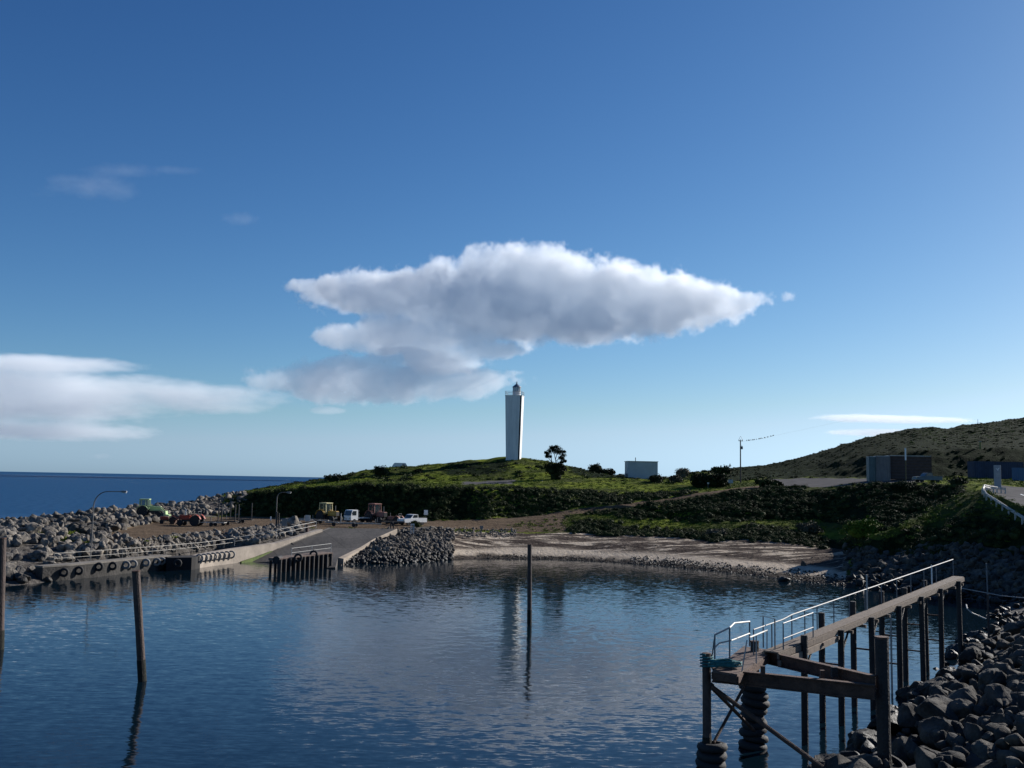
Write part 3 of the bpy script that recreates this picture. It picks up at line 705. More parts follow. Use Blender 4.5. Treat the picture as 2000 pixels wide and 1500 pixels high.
def leaves(C_, Rr, n, s, flat=.8, shell=(.6, 1.1), up=-.15):
    """n leaf quads on each clump: centres C_ (m,3), radii Rr (m,)"""
    m = len(C_); d = rg.normal(size=(m, n, 3)); d /= np.linalg.norm(d, axis=2, keepdims=True)
    d[..., 2] = np.where(d[..., 2] < up, -d[..., 2], d[..., 2])
    lump = 1 + .22*np.sin(d[..., 0]*5+C_[:, None, 0]) * np.cos(d[..., 1]*4+C_[:, None, 1])
    rad = Rr[:, None]*rg.uniform(shell[0], shell[1], (m, n))*lump
    P = C_[:, None, :] + d*rad[..., None]*np.array([1, 1, flat])
    P = P.reshape(-1, 3); N = m*n
    a = rg.normal(size=(N, 3)); a /= np.linalg.norm(a, axis=1, keepdims=True); b = rg.normal(size=(N, 3)); b -= (a*b).sum(1, keepdims=True)*a; b /= np.linalg.norm(b, axis=1, keepdims=True)
    ss = np.repeat(s if np.ndim(s) else np.full(m, s), n)*rg.uniform(.6, 1.3, N)
    a *= ss[:, None]; b *= (ss*.6)[:, None]
    V = np.stack([P-a, P-b, P+a, P+b], 1).reshape(-1, 3); Fq = np.arange(N*4).reshape(-1, 4)
    return V, Fq
def core(C_, Rr, flat=.8):
    bm = bmesh.new(); bmesh.ops.create_icosphere(bm, subdivisions=1, radius=1); v0 = np.array([v.co[:] for v in bm.verts]); f0 = np.array([[v.index for v in f.verts] for f in bm.faces]); bm.free()
    V = []; Fa = []
    for i, (c, r) in enumerate(zip(C_, Rr)):
        V.append(v0*np.array([1, 1, flat])*r*.78*rg.uniform(.85, 1.1, (len(v0), 1)) + c); Fa.append(f0+i*len(v0))
    V = np.concatenate(V); Fa = np.concatenate(Fa); return V, np.concatenate([Fa, Fa[:, 2:3]], 1)
def foliage(name, C_, Rr, n, s, m_, parent=None, flat=.8, solid=True, shell=(.6, 1.1), up=-.15):
    C_ = np.asarray(C_, float); Rr = np.asarray(Rr, float)
    V, Q = leaves(C_, Rr, n, s, flat, shell, up)
    me = bpy.data.meshes.new(name)
    faces = [tuple(q) for q in Q]
    if solid:
        V2, Q2 = core(C_, Rr, flat); faces += [tuple(q[:3]) for q in (Q2+len(V))]; V = np.concatenate([V, V2])
    me.vertices.add(len(V)); me.vertices.foreach_set('co', V.astype(np.float32).ravel())
    lt = np.array([len(f) for f in faces], dtype=np.int32); ls = np.concatenate([[0], np.cumsum(lt)[:-1]]).astype(np.int32)
    me.loops.add(int(lt.sum())); me.loops.foreach_set('vertex_index', np.concatenate([np.array(f, dtype=np.int32) for f in faces]) if len(faces) < 1 else np.fromiter((i for f in faces for i in f), dtype=np.int32))
    me.polygons.add(len(faces)); me.polygons.foreach_set('loop_start', ls); me.update(calc_edges=True)
    return link_mesh(name, me, m_, parent)
# ground-hugging scrub of the banks and hillsides
TXf, TYf, TZf, SCf = TX.ravel(), TY.ravel(), TZ.ravel(), scrub.ravel()
PXf, Uf = PXg.ravel(), Ug.ravel()
dX = np.gradient(TX, axis=0).ravel(); dYr = np.gradient(TY, axis=1).ravel(); area = np.abs(dX*dYr)
def pick(w, n): w = w/w.sum(); return rg.choice(len(w), n, p=w, replace=False)
infr = (PXf > -60) & (PXf < 2080)
i1 = pick(SCf*area*infr*(Uf < 6.3), 3200)
Cc = np.stack([TXf[i1], TYf[i1], TZf[i1]+.05], 1); rr = rg.uniform(.3, .8, len(i1))
tag(foliage('shrubbery', Cc, rr, 190, rr*.075+.02, M_scrub, flat=.75), kind='stuff')
i2 = pick(SCf*area*infr*(Uf > 6.3)*(Uf < 9.1), 1500)
Cc = np.stack([TXf[i2], TYf[i2], TZf[i2]], 1); rr = rg.uniform(.2, .6, len(i2))
tag(foliage('shrubbery', Cc, rr, 60, rr*.13+.03, M_scrub, flat=.3), kind='stuff')
gw = (1-np.clip(SCf + dirt.ravel() + asph.ravel() + sand.ravel() + rub.ravel(), 0, 1))*infr*(Uf > 2.8)*(Uf < 9.0)
i3 = pick(gw*area*np.where(Uf < 5, 5.0, 1.0), 5200)
Cc = np.stack([TXf[i3]+rg.normal(0, .3, len(i3)), TYf[i3], TZf[i3]-.02], 1); rr = rg.uniform(.25, .7, len(i3))
tag(foliage('grass', Cc, rr, 60, rr*.11+.02, M_grass, flat=.4, solid=False, shell=(.1, 1.1), up=0), kind='stuff')
# low dark mat plants dotted over the hill
i4 = pick(gw*area*(Uf > 6.9), 260)
Cc = np.stack([TXf[i4], TYf[i4], TZf[i4]], 1); rr = rg.uniform(.3, 1.0, len(i4))
tag(foliage('shrubbery', Cc, rr, 60, rr*.17+.03, M_scrub, flat=.5), kind='stuff')

def bush(px, Y, wpx, hpx, label, m_=None, lumps=6, n=260, name='bush', base=None):
    g = ground(px, Y) if base is None else base
    k = Y/F; w = wpx*k/2; h = hpx*k
    Cc = []; rr = []
    for i in range(lumps):
        a = rnd.uniform(0, 6.3); q = rnd.random()**.5*.6
        r = min(h*.6, w*.6)*rnd.uniform(.75, 1.1)
        Cc.append((math.cos(a)*q*w, math.sin(a)*q*w*.8, max(h-r*1.0, .2)*rnd.uniform(.55, 1.0) if i else max(h-r, .1))); rr.append(r)
    Cc.append((0, 0, h*.25)); rr.append(w*.75)
    o = foliage(name, Cc, rr, n, max(.07, w*.07), m_ or M_dark, flat=min(1, h/w) if h < w else 1.0)
    o.location = g - Vector((0, 0, .15)); return tag(o, label, 'bush')
bush(655, 208, 56, 16, 'long dark bush low on the left slope of the hill', lumps=9)
bush(743, 218, 40, 20, 'rounded dark bush on the hillside below the white van')
bush(817, 222, 20, 10, 'small dark bush left of the lighthouse hill', lumps=4)
bush(1280, 205, 36, 17, 'dark low bush in front of the shed at its right corner')
bush(1322, 206, 36, 16, 'greyish low bush between the shed and the big dark thicket', M_grey)
bush(1334, 240, 30, 22, 'rounded bush on the skyline right of the shed', M_grey, n=120)
bush(1388, 192, 84, 32, 'big dark thicket left of the power pole', lumps=14, n=300)
bush(1500, 186, 70, 20, 'dark shrub patch at the foot of the power pole beside the car park', M_scrub, lumps=9)
bush(1690, 126, 84, 34, 'bright green bush at the foot of the right slope', M_lime, lumps=9)
bush(1580, 150, 60, 22, 'pale grey-green bush on the slope behind the beach', M_grey, lumps=7)
bush(1770, 158, 66, 22, 'dark bush round the base of the yellow post', lumps=8)
bush(1872, 154, 60, 16, 'dark bush at the bend of the road behind the guard rail', lumps=7)
bush(1163, 238, 34, 18, 'dark bush on the skyline right of the tree', lumps=6)
bush(1188, 237, 40, 14, 'low ragged bush on the skyline left of the shed', lumps=7)
bush(1225, 234, 30, 9, 'low bush against the left foot of the shed', lumps=5)
bush(1415, 250, 60, 18, 'dark bush hump on the skyline behind the power pole', M_scrub, lumps=8)
bush(815, 148, 26, 15, 'small dark bush above the rubble between ramp and beach', M_scrub, lumps=5)
bush(1085, 206, 44, 36, 'dense dark bush round the foot of the lone tree', lumps=12, n=420)
bush(1400, 147, 60, 14, 'brown low bush behind the seaweed on the beach', M_grey, lumps=8)

# the lone tree beside the lighthouse
tg = ground(1082, 206); tk = 206/F
tree = empty('tree', tg, 0, 'lone umbrella-crowned tree on the hill right of the lighthouse', 'tree')
t = MB()
def TP(px, py, dy=0): return Vector(((px-1082)*tk, dy, (934-py)*tk))
for pts, r in (([TP(1080, 934), TP(1079, 912), TP(1077, 898), TP(1074, 886)], .16), ([TP(1083, 930), TP(1086, 905), TP(1084, 894), TP(1088, 880)], .14),
               ([TP(1077, 900), TP(1071, 892, .3), TP(1068, 884, .4)], .08), ([TP(1084, 895), TP(1082, 886, -.3), TP(1083, 876, -.4)], .09),
               ([TP(1085, 898), TP(1093, 890, .2), TP(1098, 882, .3)], .08), ([TP(1086, 903), TP(1095, 897, -.2), TP(1100, 892, -.3)], .07)):
    t.tube(pts, r, 6, r2=r*.45)
t.build('trunk', mat('tree bark', (.05, .04, .032), .9, var=.5, scale=4), tree)
cl = [(1073, 879, 6.5, 0), (1080, 874, 7, .3), (1088, 873, 7, -.3), (1095, 878, 6.5, .2), (1099, 886, 5.5, 0), (1068, 884, 5, .4), (1084, 879, 6, -.6), (1091, 880, 5, .6), (1076, 871.5, 4.5, 0), (1094, 891, 4.5, -.4),
      (1098, 893, 3.5, .1), (1085, 870, 4, 0), (1067, 889, 3.2, .1), (1101, 879, 3, 0), (1064.5, 881, 2.6, 0), (1074, 889, 3, -.2), (1103, 897, 3, .2), (1097, 899, 4, 0)]
foliage('crown', [TP(a, b, d) for a, b, r, d in cl], [r*tk*1.12 for a, b, r, d in cl], 420, .1, M_dark, tree, flat=.85, solid=False, shell=(.1, 1.1), up=-2)

# ---------------------------------------------------------------- shared materials of built things
M_conc = mat('weathered concrete', (.20, .18, .155), .9, var=.45, scale=.8, bump=.3, bscale=6)
M_concd = mat('dark wet concrete', (.055, .05, .045), .9, var=.75, scale=.9, bump=.8, bscale=4)
M_white = mat('white paint', (.78, .78, .76), .5, var=.12, scale=3)
M_offw = mat('dirty white paint', (.55, .54, .50), .6, var=.3, scale=2.5)
M_galv = mat('galvanised steel', (.42, .41, .39), .6, .3, var=.2, scale=5)
M_grey = mat('grey painted steel', (.16, .17, .18), .55, var=.3, scale=4)
M_rust = mat('rusty steel', (.11, .055, .035), .85, var=.6, scale=3, bump=.4, bscale=14)
M_pile = mat('tarred pile', (.028, .023, .022), .75, var=.5, scale=2.5, bump=.5, bscale=12)
M_pilel = mat('weathered steel pile', (.09, .06, .05), .8, var=.6, scale=2.0, bump=.4, bscale=12)
M_wood = mat('weathered timber', (.22, .17, .13), .9, var=.5, scale=3, bump=.4, bscale=10, stretch=(1, 4, 1))
M_tyre = mat('old tyre rubber', (.018, .018, .020), .8, var=.4, scale=8, bump=.3)
M_tyreg = mat('bleached tyre rubber', (.26, .25, .235), .85, var=.4, scale=3, bump=.2)
M_glass = mat('dark window glass', (.03, .04, .045), .08, var=.1, spec=.8)
M_rope = mat('teal mooring rope', (.02, .17, .18), .8, var=.5, scale=9)
M_black = mat('black iron', (.02, .02, .022), .6, var=.3)
M_red = mat('faded red paint', (.33, .05, .025), .6, var=.4, scale=3)
M_brick = mat('faded pink red paint', (.30, .13, .10), .7, var=.4, scale=3)
M_yel = mat('yellow paint', (.50, .28, .04), .55, var=.3, scale=3)
M_cream = mat('cream yellow paint', (.50, .45, .22), .6, var=.2, scale=3)
M_lgreen = mat('pale green paint', (.42, .55, .28), .6, var=.25, scale=3)
M_green = mat('green paint', (.05, .14, .04), .6, var=.3, scale=3)
M_blue = mat('blue container paint', (.03, .06, .16), .65, var=.35, scale=1.2)
M_bgrey = mat('blue grey metal', (.12, .16, .20), .6, var=.3, scale=2)

def root_tilt(o, a, b):            # aim local z along a->b
    o.rotation_euler = (Vector(b)-Vector(a)).to_track_quat('Z', 'Y').to_euler()

# ---------------------------------------------------------------- quay wall with tyres and rail
def wall_path(pts, n=4):
    out = []
    for a, b in zip(pts, pts[1:]):
        for k in range(n): out.append(a.lerp(b, k/n))
    out.append(pts[-1]); return out
def wtop(px, pf, zf, pt): return at(px, pt, gr(px, pf, zf).y)
QP = [gr(84, 1108, 1.4), gr(130, 1105, 1.4), gr(200, 1099, 1.4), gr(270, 1092, 1.4), gr(335, 1086, 1.4)]
QP2 = [gr(386, 1085, 1.45), at(420, 1078, 117.6), at(456, 1072, 121.2), at(500, 1066, 125.2), at(540, 1060.5, 128.6), at(568, 1052.5, 131.1), at(600, 1042.5, 134), at(630, 1033.5, 136.8)]
def strip_wall(name, P, depth, zb_, m_, parent=None, cope=True):
    b = MB(); n = len(P)
    nrm = []
    for i in range(n):
        t = (P[min(i+1, n-1)]-P[max(i-1, 0)]); t.z = 0; t.normalize(); nrm.append(Vector((-t.y, t.x, 0)))
    A = [[b.bm.verts.new(q) for q in (p+Vector((0, 0, zb_-p.z)), p, p+N*depth, p+N*depth+Vector((0, 0, zb_-p.z)))] for p, N in zip(P, nrm)]
    for a, c in zip(A, A[1:]):
        for k in range(4): b.bm.faces.new((a[k], c[k], c[(k+1) % 4], a[(k+1) % 4]))
    b.bm.faces.new(A[0]); b.bm.faces.new(A[-1][::-1])
    return b.build(name, m_, parent), nrm
q = empty('quay', QP[0]*1, 0, 'long low concrete quay wall hung with tyres along the left shore', 'quay wall')
def rel(parent, P): return [p-parent.location for p in P]
P1 = wall_path(rel(q, QP)); P2 = wall_path(rel(q, QP2))
strip_wall('wall', P1, 1.3, -2.9, M_concd, q); strip_wall('wall', P2, .8, -2.9, mat('pale concrete', (.40, .34, .28), .9, var=.4, scale=.7, bump=.3, bscale=5), q)
strip_wall('coping', [p+Vector((0, -.06, .12)) for p in P1], 1.4, 1.36-q.location.z, M_conc, q)
# black block standing in for the shaded recess between the two stretches
rc = rel(q, [gr(333, 1087, 1.4), gr(386, 1086, 1.35)]); b = MB()
A0, A1 = rc; dp = Vector((0, 2.0, 0))
b.prism([(A0.x, A0.y-1.3), (A1.x+.1, A1.y-2.4), (A1.x+.3, A1.y-1.6), (A1.x+.3, A1.y+1.5), (A0.x, A0.y+1.5)], -2.9, -.02, axis='z'); b.build('shade_block', mat('black recess shade', (.012, .011, .011), .9, var=.3, scale=3), q)
strip_wall('ledge', rel(q, [gr(388, 1104, .14), gr(430, 1100, .14), gr(478, 1096, .14)]), 1.6, -1.6, mat('pale waterline ledge', (.62, .58, .52), .9, var=.35, scale=1.5), q)  # low pale ledge along the waterline
# green algae foot of the wall
strip_wall('algae_foot', rel(q, [at(472, 1097, 122.0), at(502, 1087.5, 124.8), at(532, 1076, 127.7)]), .25, -1.6, mat('green algae', (.10, .15, .015), .8, var=.6, scale=3), q)
def rail(name_label, P, hts, gap, r, m_, group=None, mid=True, cat='railing', post_m=None):
    o = empty('railing', P[0], 0, name_label, cat, group)
    L = rel(o, P); up = Vector((0, 0, 1))
    MB().tube([p+up*hts[0] for p in L], r, 6).build('top_rail', m_, o)
    if mid: MB().tube([p+up*hts[1] for p in L], r*.85, 6).build('middle_rail', m_, o)
    d = 0; tot = sum((b-a).length for a, b in zip(L, L[1:])); n = max(1, int(tot/gap))
    for k in range(n+1):
        s = tot*k/n; acc = 0
        for a, b in zip(L, L[1:]):
            l = (b-a).length
            if acc+l >= s-1e-6: p = a.lerp(b, min(1, (s-acc)/l)); break
            acc += l
        MB().tube([p-up*.05, p+up*hts[0]], r, 6).build('post', post_m or m_, o)
    return o
rail('thin pipe railing along the quay above the row of tyres', [gr(105, 1101, 1.42), gr(200, 1093.5, 1.42), gr(300, 1085, 1.42), gr(345, 1081, 1.42), gr(400, 1075, 1.5), gr(455, 1067, 1.6)], (1.0, .5), 2.2, .03, mat('dull rail pipe', (.25, .24, .22), .6, .3))
rail('pale pipe railing climbing beside the boat ramp', [gr(458, 1066, 1.7), gr(500, 1060, 2.0), gr(545, 1050, 2.7), gr(580, 1042, 3.1), gr(617, 1034, 3.45)], (1.05, .55), 2.4, .03, M_offw)

tyre_me = {}
def tyre(p, m_, R_=.42, ax=(0, -1, 0), label=None, group=None, r_=.13):
    key = (m_.name, round(R_, 2), r_)
    if key not in tyre_me:
        b = MB(); b.torus((0, 0, 0), R_-r_, r_, nu=22, nv=8, sq=1.0)
        for sgn in (-1, 1): b.torus((0, 0, sgn*r_*.75), R_-r_*1.55, r_*.28, nu=22, nv=5)
        o = b.build('tyre', m_, None, smooth=True); tyre_me[key] = o.data
    else: o = bpy.data.objects.new('tyre', tyre_me[key]); C.objects.link(o)
    o.location = p; o.rotation_euler = Vector(ax).to_track_quat('Z', 'Y').to_euler(); o.rotation_euler.rotate_axis('Z', rnd.uniform(0, 6))
    return tag(o, label, 'tyre', group)
for i, (px, py, lab) in enumerate(((125, 1118, 'leftmost tyre hung on the quay wall'), (154, 1114.5, 'second tyre from the left on the quay wall'), (193, 1107, 'tyre hung alone high on the quay wall, third from the left'), (220, 1105.5, 'tyre hung on the quay wall, fourth from the left'),
        (246, 1103.5, 'tyre on the quay wall, left one of a close pair below the boulders'), (260, 1101.5, 'tyre on the quay wall, right one of a close pair below the boulders'), (285, 1099, 'tyre hung alone between two pairs on the quay wall'),
        (306, 1097.5, 'left tyre of the trio just left of the black recess'), (316, 1096, 'middle tyre of the trio just left of the black recess'), (326, 1095.5, 'right tyre of the trio just left of the black recess'), (347, 1100, 'big tyre hung in front of the black recess of the quay'))):
    zz = 10.5; Y = np.interp(px, [84, 130, 200, 270, 335, 386], [p.y for p in (QP+[QP2[0]])]) - (.25 if px < 340 else 2.3)
    tyre(at(px, py, float(Y)), M_tyreg if i in (4, 5, 6, 7, 8) else M_tyre, .46, (.25, -1, .05), lab, 'tyres along the quay wall')
RL = ['first', 'second', 'third', 'fourth', 'fifth', 'sixth', 'seventh', 'last']
for i in range(8):
    px = 389 + i*8.9; py = 1090.5-i*1.05
    Y = float(np.interp(px, [386, 420, 455], [p.y for p in QP2[:3]]))-.28
    tyre(at(px, py, Y), M_tyreg, .50, (.3, -1, .05), f'{RL[i]} from the left of the eight bleached tyres beside the boat ramp', 'row of bleached tyres by the boat ramp', .10)

# ---------------------------------------------------------------- boat ramp
Ld = [gr(466, 1112, -1.0), at(480, 1099, 123.8), at(540, 1072, 128.7), at(600, 1048, 134.1), gr(642, 1031, 3.55)]
Rd = [gr(655, 1108, .2), gr(660, 1090, .8), gr(702, 1070, 1.6), gr(730, 1053, 2.5), gr(775, 1033, 3.62)]
def loft(name, A, B, zb_, m_, nu=10, parent=None):
    b = MB(); rows = []
    A = wall_path(A, 6); B = wall_path(B, 6)
    for a, c in zip(A, B): rows.append([b.bm.verts.new(a.lerp(c, k/nu)) for k in range(nu+1)])
    for r0, r1 in zip(rows, rows[1:]):
        for k in range(nu): b.bm.faces.new((r0[k], r0[k+1], r1[k+1], r1[k]))
    # skirt
    loop = [r[0] for r in rows] + rows[-1][1:] + [r[-1] for r in rows[::-1]][1:] + rows[0][::-1][1:-1]
    low = [b.bm.verts.new((v.co.x, v.co.y, zb_)) for v in loop]; n = len(loop)
    for i in range(n): b.bm.faces.new((loop[i], loop[(i+1) % n], low[(i+1) % n], low[i]))
    return b.build(name, m_, parent)
M_ramp = mat('worn ramp concrete', (.095, .084, .074), .85, var=.45, scale=.6, bump=.4, bscale=3, stretch=(1, .35, 1))
nt = M_ramp.node_tree; bs_ = nt.nodes['Principled BSDF']; src_ = bs_.inputs['Base Color'].links[0].from_socket      # cast slabs with dark joints
bk = nd(nt, 'ShaderNodeTexBrick'); bk.offset = 0; bk.inputs['Scale'].default_value = 1; bk.inputs['Brick Width'].default_value = 4.2; bk.inputs['Row Height'].default_value = 2.6
bk.inputs['Mortar Size'].default_value = .05; bk.inputs['Color1'].default_value = (1, 1, 1, 1); bk.inputs['Color2'].default_value = (.78, .78, .78, 1); bk.inputs['Mortar'].default_value = (.35, .35, .35, 1)
g_ = nd(nt, 'ShaderNodeNewGeometry'); mp_ = nd(nt, 'ShaderNodeMapping'); mp_.inputs['Rotation'].default_value = (0, 0, R(-28)); nt.links.new(g_.outputs['Position'], mp_.inputs[0]); nt.links.new(mp_.outputs[0], bk.inputs[0])
mm_ = nd(nt, 'ShaderNodeMix', data_type='RGBA', blend_type='MULTIPLY'); mm_.inputs[0].default_value = .9; nt.links.new(src_, mm_.inputs[6]); nt.links.new(bk.outputs[0], mm_.inputs[7]); nt.links.new(mm_.outputs[2], bs_.inputs['Base Color'])
tag(loft('boat_ramp', Ld, Rd, -2.5, M_ramp), 'sloping dark boat ramp running down into the water', 'boat ramp')
M_pale = mat('pale tan concrete', (.34, .28, .22), .9, var=.3, scale=.8)
cA = [p+Vector((.05, -.02, .05)) for p in Rd[1:]]; cB = [p+Vector((w_, -.05, -.06)) for p, w_ in zip(Rd[1:], (.7, .3, .1, .08))]
tag(loft('ramp_kerb', cA, cB, -1.5, M_pale, nu=2), 'pale concrete edge wall on the right side of the boat ramp', 'retaining wall')
cA = [p+Vector((-.02, 0, .03)) for p in Ld[2:]]; cB = [p+Vector((.35, .1, .04)) for p in Ld[2:]]
tag(loft('ramp_kerb', cA, cB, 0, M_conc, nu=2), 'concrete strip along the left edge of the boat ramp', 'kerb')

# ---------------------------------------------------------------- small piled jetty in front of the ramp
j0, j1 = gr(546, 1091, 1.45), gr(650, 1079, 1.75)
jt = empty('small_jetty', j0, 0, 'small timber-piled landing jetty in front of the boat ramp', 'jetty')
d = j1-j0; nrm = Vector((-d.y, d.x, 0)).normalized()
b = MB(); b.bar(nrm*.9+Vector((0, 0, -.15)), d+nrm*.9+Vector((0, 0, -.15)), 1.9, .3); b.build('deck', mat('jetty deck timber', (.20, .14, .11), .9, var=.4, scale=3), jt)
b = MB(); b.bar(Vector((0, -.12, -.3)), d+Vector((0, -.12, -.3)), .12, .35); b.build('fascia', M_rust, jt)
for k in range(12):
    p = d*(k+.3)/11.6; b = MB(); b.tube([p+Vector((0, -.3, -.1)), p+Vector((0, -.3, -4))], .19, 8); b.build('pile', M_pile, jt)
    b = MB(); b.tube([p+nrm*1.7+Vector((0, 0, -.3)), p+nrm*1.7+Vector((0, 0, -4))], .15, 8); b.build('pile', M_pile, jt)
b = MB(); b.bar(nrm*.25+Vector((0, 0, -1.2)), d+nrm*.25+Vector((0, 0, -1.2)), .12, 1.9); b.build('shade_panel', M_pile, jt)  # dark panel added to stand in for the shade under the deck
MB().tube([Vector((-.35, -.1, -.15)), Vector((-.35, 1.7, -.15))], .42, 12).build('fender_log', M_pile, jt)
rail('short pale railing on the small piled jetty', [gr(574, 1088, 1.5)+nrm*.4, gr(651, 1078, 1.78)+nrm*.4], (.95, .45), 2.4, .03, M_offw)
tyre(gr(585, 1091, 1.3)+Vector((0, -.75, .15)), M_tyre, .5, (.1, -1, .1), 'left of the two tyres draped over the small jetty', 'tyres on the small jetty')
tyre(gr(615, 1086, 1.4)+Vector((0, -.75, .25)), M_tyre, .5, (.1, -1, .1), 'right of the two tyres draped over the small jetty', 'tyres on the small jetty')

# ---------------------------------------------------------------- free standing mooring piles
def pile(top, bot, r, label, m_=M_pile, name='mooring_pile', depth=2.5, group=None, cap=None):
    top, bot = Vector(top), Vector(bot); dn = (bot-top).normalized()
    o = empty(name, bot, 0, label, 'pile', group); t_ = top-bot
    n = 9; pts = [t_*(1-k/(n-1)) for k in range(n)] + [dn*depth]
    MB().tube(pts[::-1], [r*(1.0+.05*noise.noise(p*1.3+bot)) for p in pts[::-1]], 14).build('shaft', m_, o, smooth=False)
    MB().tube([t_+dn*.02, t_-dn*.05], r*1.04, 14).build('cap', cap or M_rust, o)
    MB().tube([dn*(-1.1), dn*.6], r*1.09, 14).build('weed_band', mat('mussels and weed', (.018, .02, .012), .9, var=.5, scale=12, bump=1, bscale=25), o)
    return o
b0 = gr(278, 1330, 0); pile(at(265.5, 1116, b0.y-.6), b0, .20, 'leaning steel pile standing in the water at the left', M_pilel)
b0 = gr(1034, 1221, 0); pile(at(1034.5, 1064, b0.y), b0, .165, 'upright steel pile alone in the middle of the harbour', M_pilel)
b0 = gr(-1, 1268, 0); pile(at(4, 1052, b0.y), b0, .24, 'thick pile cut off by the left picture edge', M_pilel)

# ---------------------------------------------------------------- walkway jetty on the right
ZA, ZB = 3.8, 5.05
A = gr(1452, 1303, ZA); Bp = gr(1882, 1127, ZB); D = Bp-A; Dh = Vector((D.x, D.y, 0)).normalized(); N = Vector((-Dh.y, Dh.x, 0))  # N points to the far / left side
jw = empty('walkway', A, 0, 'long narrow raised walkway on piles running from the mooring platform to the right bank', 'jetty')
b = MB(); t0, t1 = .10, 1.0; w = .62
b.bar(D*t0+N*(w/2), D*t1+N*(w/2), w, .05); b.build('deck', M_wood, jw)
for s_ in (0.0, w):
    b = MB(); off = N*s_ + Vector((0, 0, -.14)); b.bar(D*t0+off, D*t1+off, .10, .22); b.build('side_beam', M_wood, jw)
for k in range(16):
    p = D*(t0+(t1-t0)*(k+.5)/16)+N*.31+Vector((0, 0, -.34)); b = MB(); b.bar(p-N*.5, p+N*.5, .12, .14); b.build('cross_beam', M_wood, jw)
b = MB(); p0 = D*.10+Vector((0, 0, -.42))-N*.04; b.bar(p0, D*.30+Vector((0, 0, -.40))-N*.04, .14, .26); b.build('stiffener', mat('pale timber', (.28, .22, .17), .9, var=.4, scale=3), jw)
PT = [.175, .31, .44, .575, .70, .82, .945]
for i, t in enumerate(PT):
    for s_ in ((-.12,) if i in (6,) else (-.12, .76)):
        if i == 0 and s_ > 0: continue
        c = D*t + N*s_; top = (.62 if i < 4 and s_ > 0 else .35 if s_ > 0 else -.05) if i else .35
        b = MB(); b.tube([c+Vector((0, 0, top)), c+Vector((rnd.uniform(-.05, .05), 0, -A.z-2.5))], .145, 12); b.build('pile', M_pile, jw)
    c = D*t + N*.32
    if 0 < i < 6:
        for zz in (-1.6, -3.0):
            b = MB(); b.tube([c-N*.42+Vector((0, 0, zz)), c+N*.42+Vector((0, 0, zz))], .045, 6); b.build('tie_bar', M_rust, jw)
    b = MB(); b.tube([c-N*.42+Dh*.15+Vector((0, 0, -1.1)), c-N*.3+Dh*1.3+Vector((0, 0, -.3))], .05, 6); b.build('brace', M_pile, jw)
b = MB(); c = D*PT[3]+N*.3; b.tube([c+Vector((0, 0, -.4)), c+Vector((0, 0, -5.2))], .05, 6); b.build('ladder_rail', M_galv, jw)
# handrail
up = Vector((0, 0, 1))
hr = empty('handrail', A+D*.07, 0, 'long galvanised handrail along the narrow raised walkway', 'railing')
def hrp(t, h): return D*t+N*.60+up*h-D*.07
ts = [.07, .16, .19, .28, .40, .55, .70, .85, 1.0]
MB().tube([hrp(t, 1.05 if t > .18 else .98) for t in ts], .026, 7).build('top_rail', M_galv, hr)
for t in (.07, .125, .19, .235, .28, .345, .41, .48, .56, .64, .72, .80, .88, 1.0):
    MB().tube([hrp(t, .0), hrp(t, 1.05 if t > .18 else .98)], .026, 6).build('post', M_grey, hr)
for t, h in ((.49, 1.75), (.85, 1.15)):
    MB().tube([hrp(t, .0), hrp(t, h)], .04, 6).build('tall_post', M_galv if t < .6 else M_white, hr)
gt = empty('gate_rail', A+D*.12, 0, 'small rectangular rail frame at the step from platform to walkway', 'railing')
g0 = N*.05; c1 = D*.10
for pts in ([g0+up*.0, g0+up*1.05, g0+c1+up*1.05, g0+c1], [g0+up*.45, g0+c1+up*.45], [N*.9, N*.9+up*1.25, N*.4+up*1.2, N*.4]):
    MB().tube(pts, .028, 6).build('frame', M_grey, gt)
# platform
pf = empty('mooring_platform', gr(1378, 1303, 3.72), 0, 'steel mooring platform on tyre-clad piles at the end of the walkway', 'platform')
o0 = pf.location.copy()
def q_(px, py, z): return gr(px, py, z)-o0
dk = [q_(1392, 1309, 3.74), q_(1452, 1262, 3.74), q_(1512, 1270, 3.8), q_(1440, 1317, 3.74)]
b = MB(); A_ = [b.bm.verts.new(p) for p in dk]; B_ = [b.bm.verts.new(p-up*.10) for p in dk]; b.bm.faces.new(A_); b.bm.faces.new(B_[::-1])
for i in range(4): b.bm.faces.new((A_[i], B_[i], B_[(i+1) % 4], A_[(i+1) % 4]))
b.build('deck_plate', mat('rusty deck plate', (.13, .08, .06), .8, var=.5, scale=2.5, bump=.3, bscale=12), pf)
for i in (0, 1, 2, 3):
    b = MB(); b.bar(dk[i]-up*.20, dk[(i+1) % 4]-up*.20, .10, .24); b.build('edge_beam', M_rust, pf)
# piles of the platform
pA = at(1379.5, 1283, gr(1378, 1300, 3.7).y); pA = Vector((pA.x, gr(1378, 1300, 3.7).y, pA.z))
def upright(px, ytop, Y, r, label, m_, zb_=-2.5):
    t_ = at(px, ytop, Y); return pile(t_, (t_.x+.02, t_.y, 0), r, label, m_, name='platform_pile')
YA = gr(1378, 1300, 3.7).y; YC = gr(1460, 1285, 3.7).y
upright(1380, 1278, YA, .16, 'left front pile of the mooring platform wrapped in teal rope', M_pilel)
upright(1474, 1254, YC+1.2, .17, 'pile clad in a tall stack of tyres under the platform', M_pile)
YR = gr(1712, 1340, 3.55).y
upright(1722, 1246, YR-.2, .235, 'thick black pile at the right end of the two long beams', M_pile)
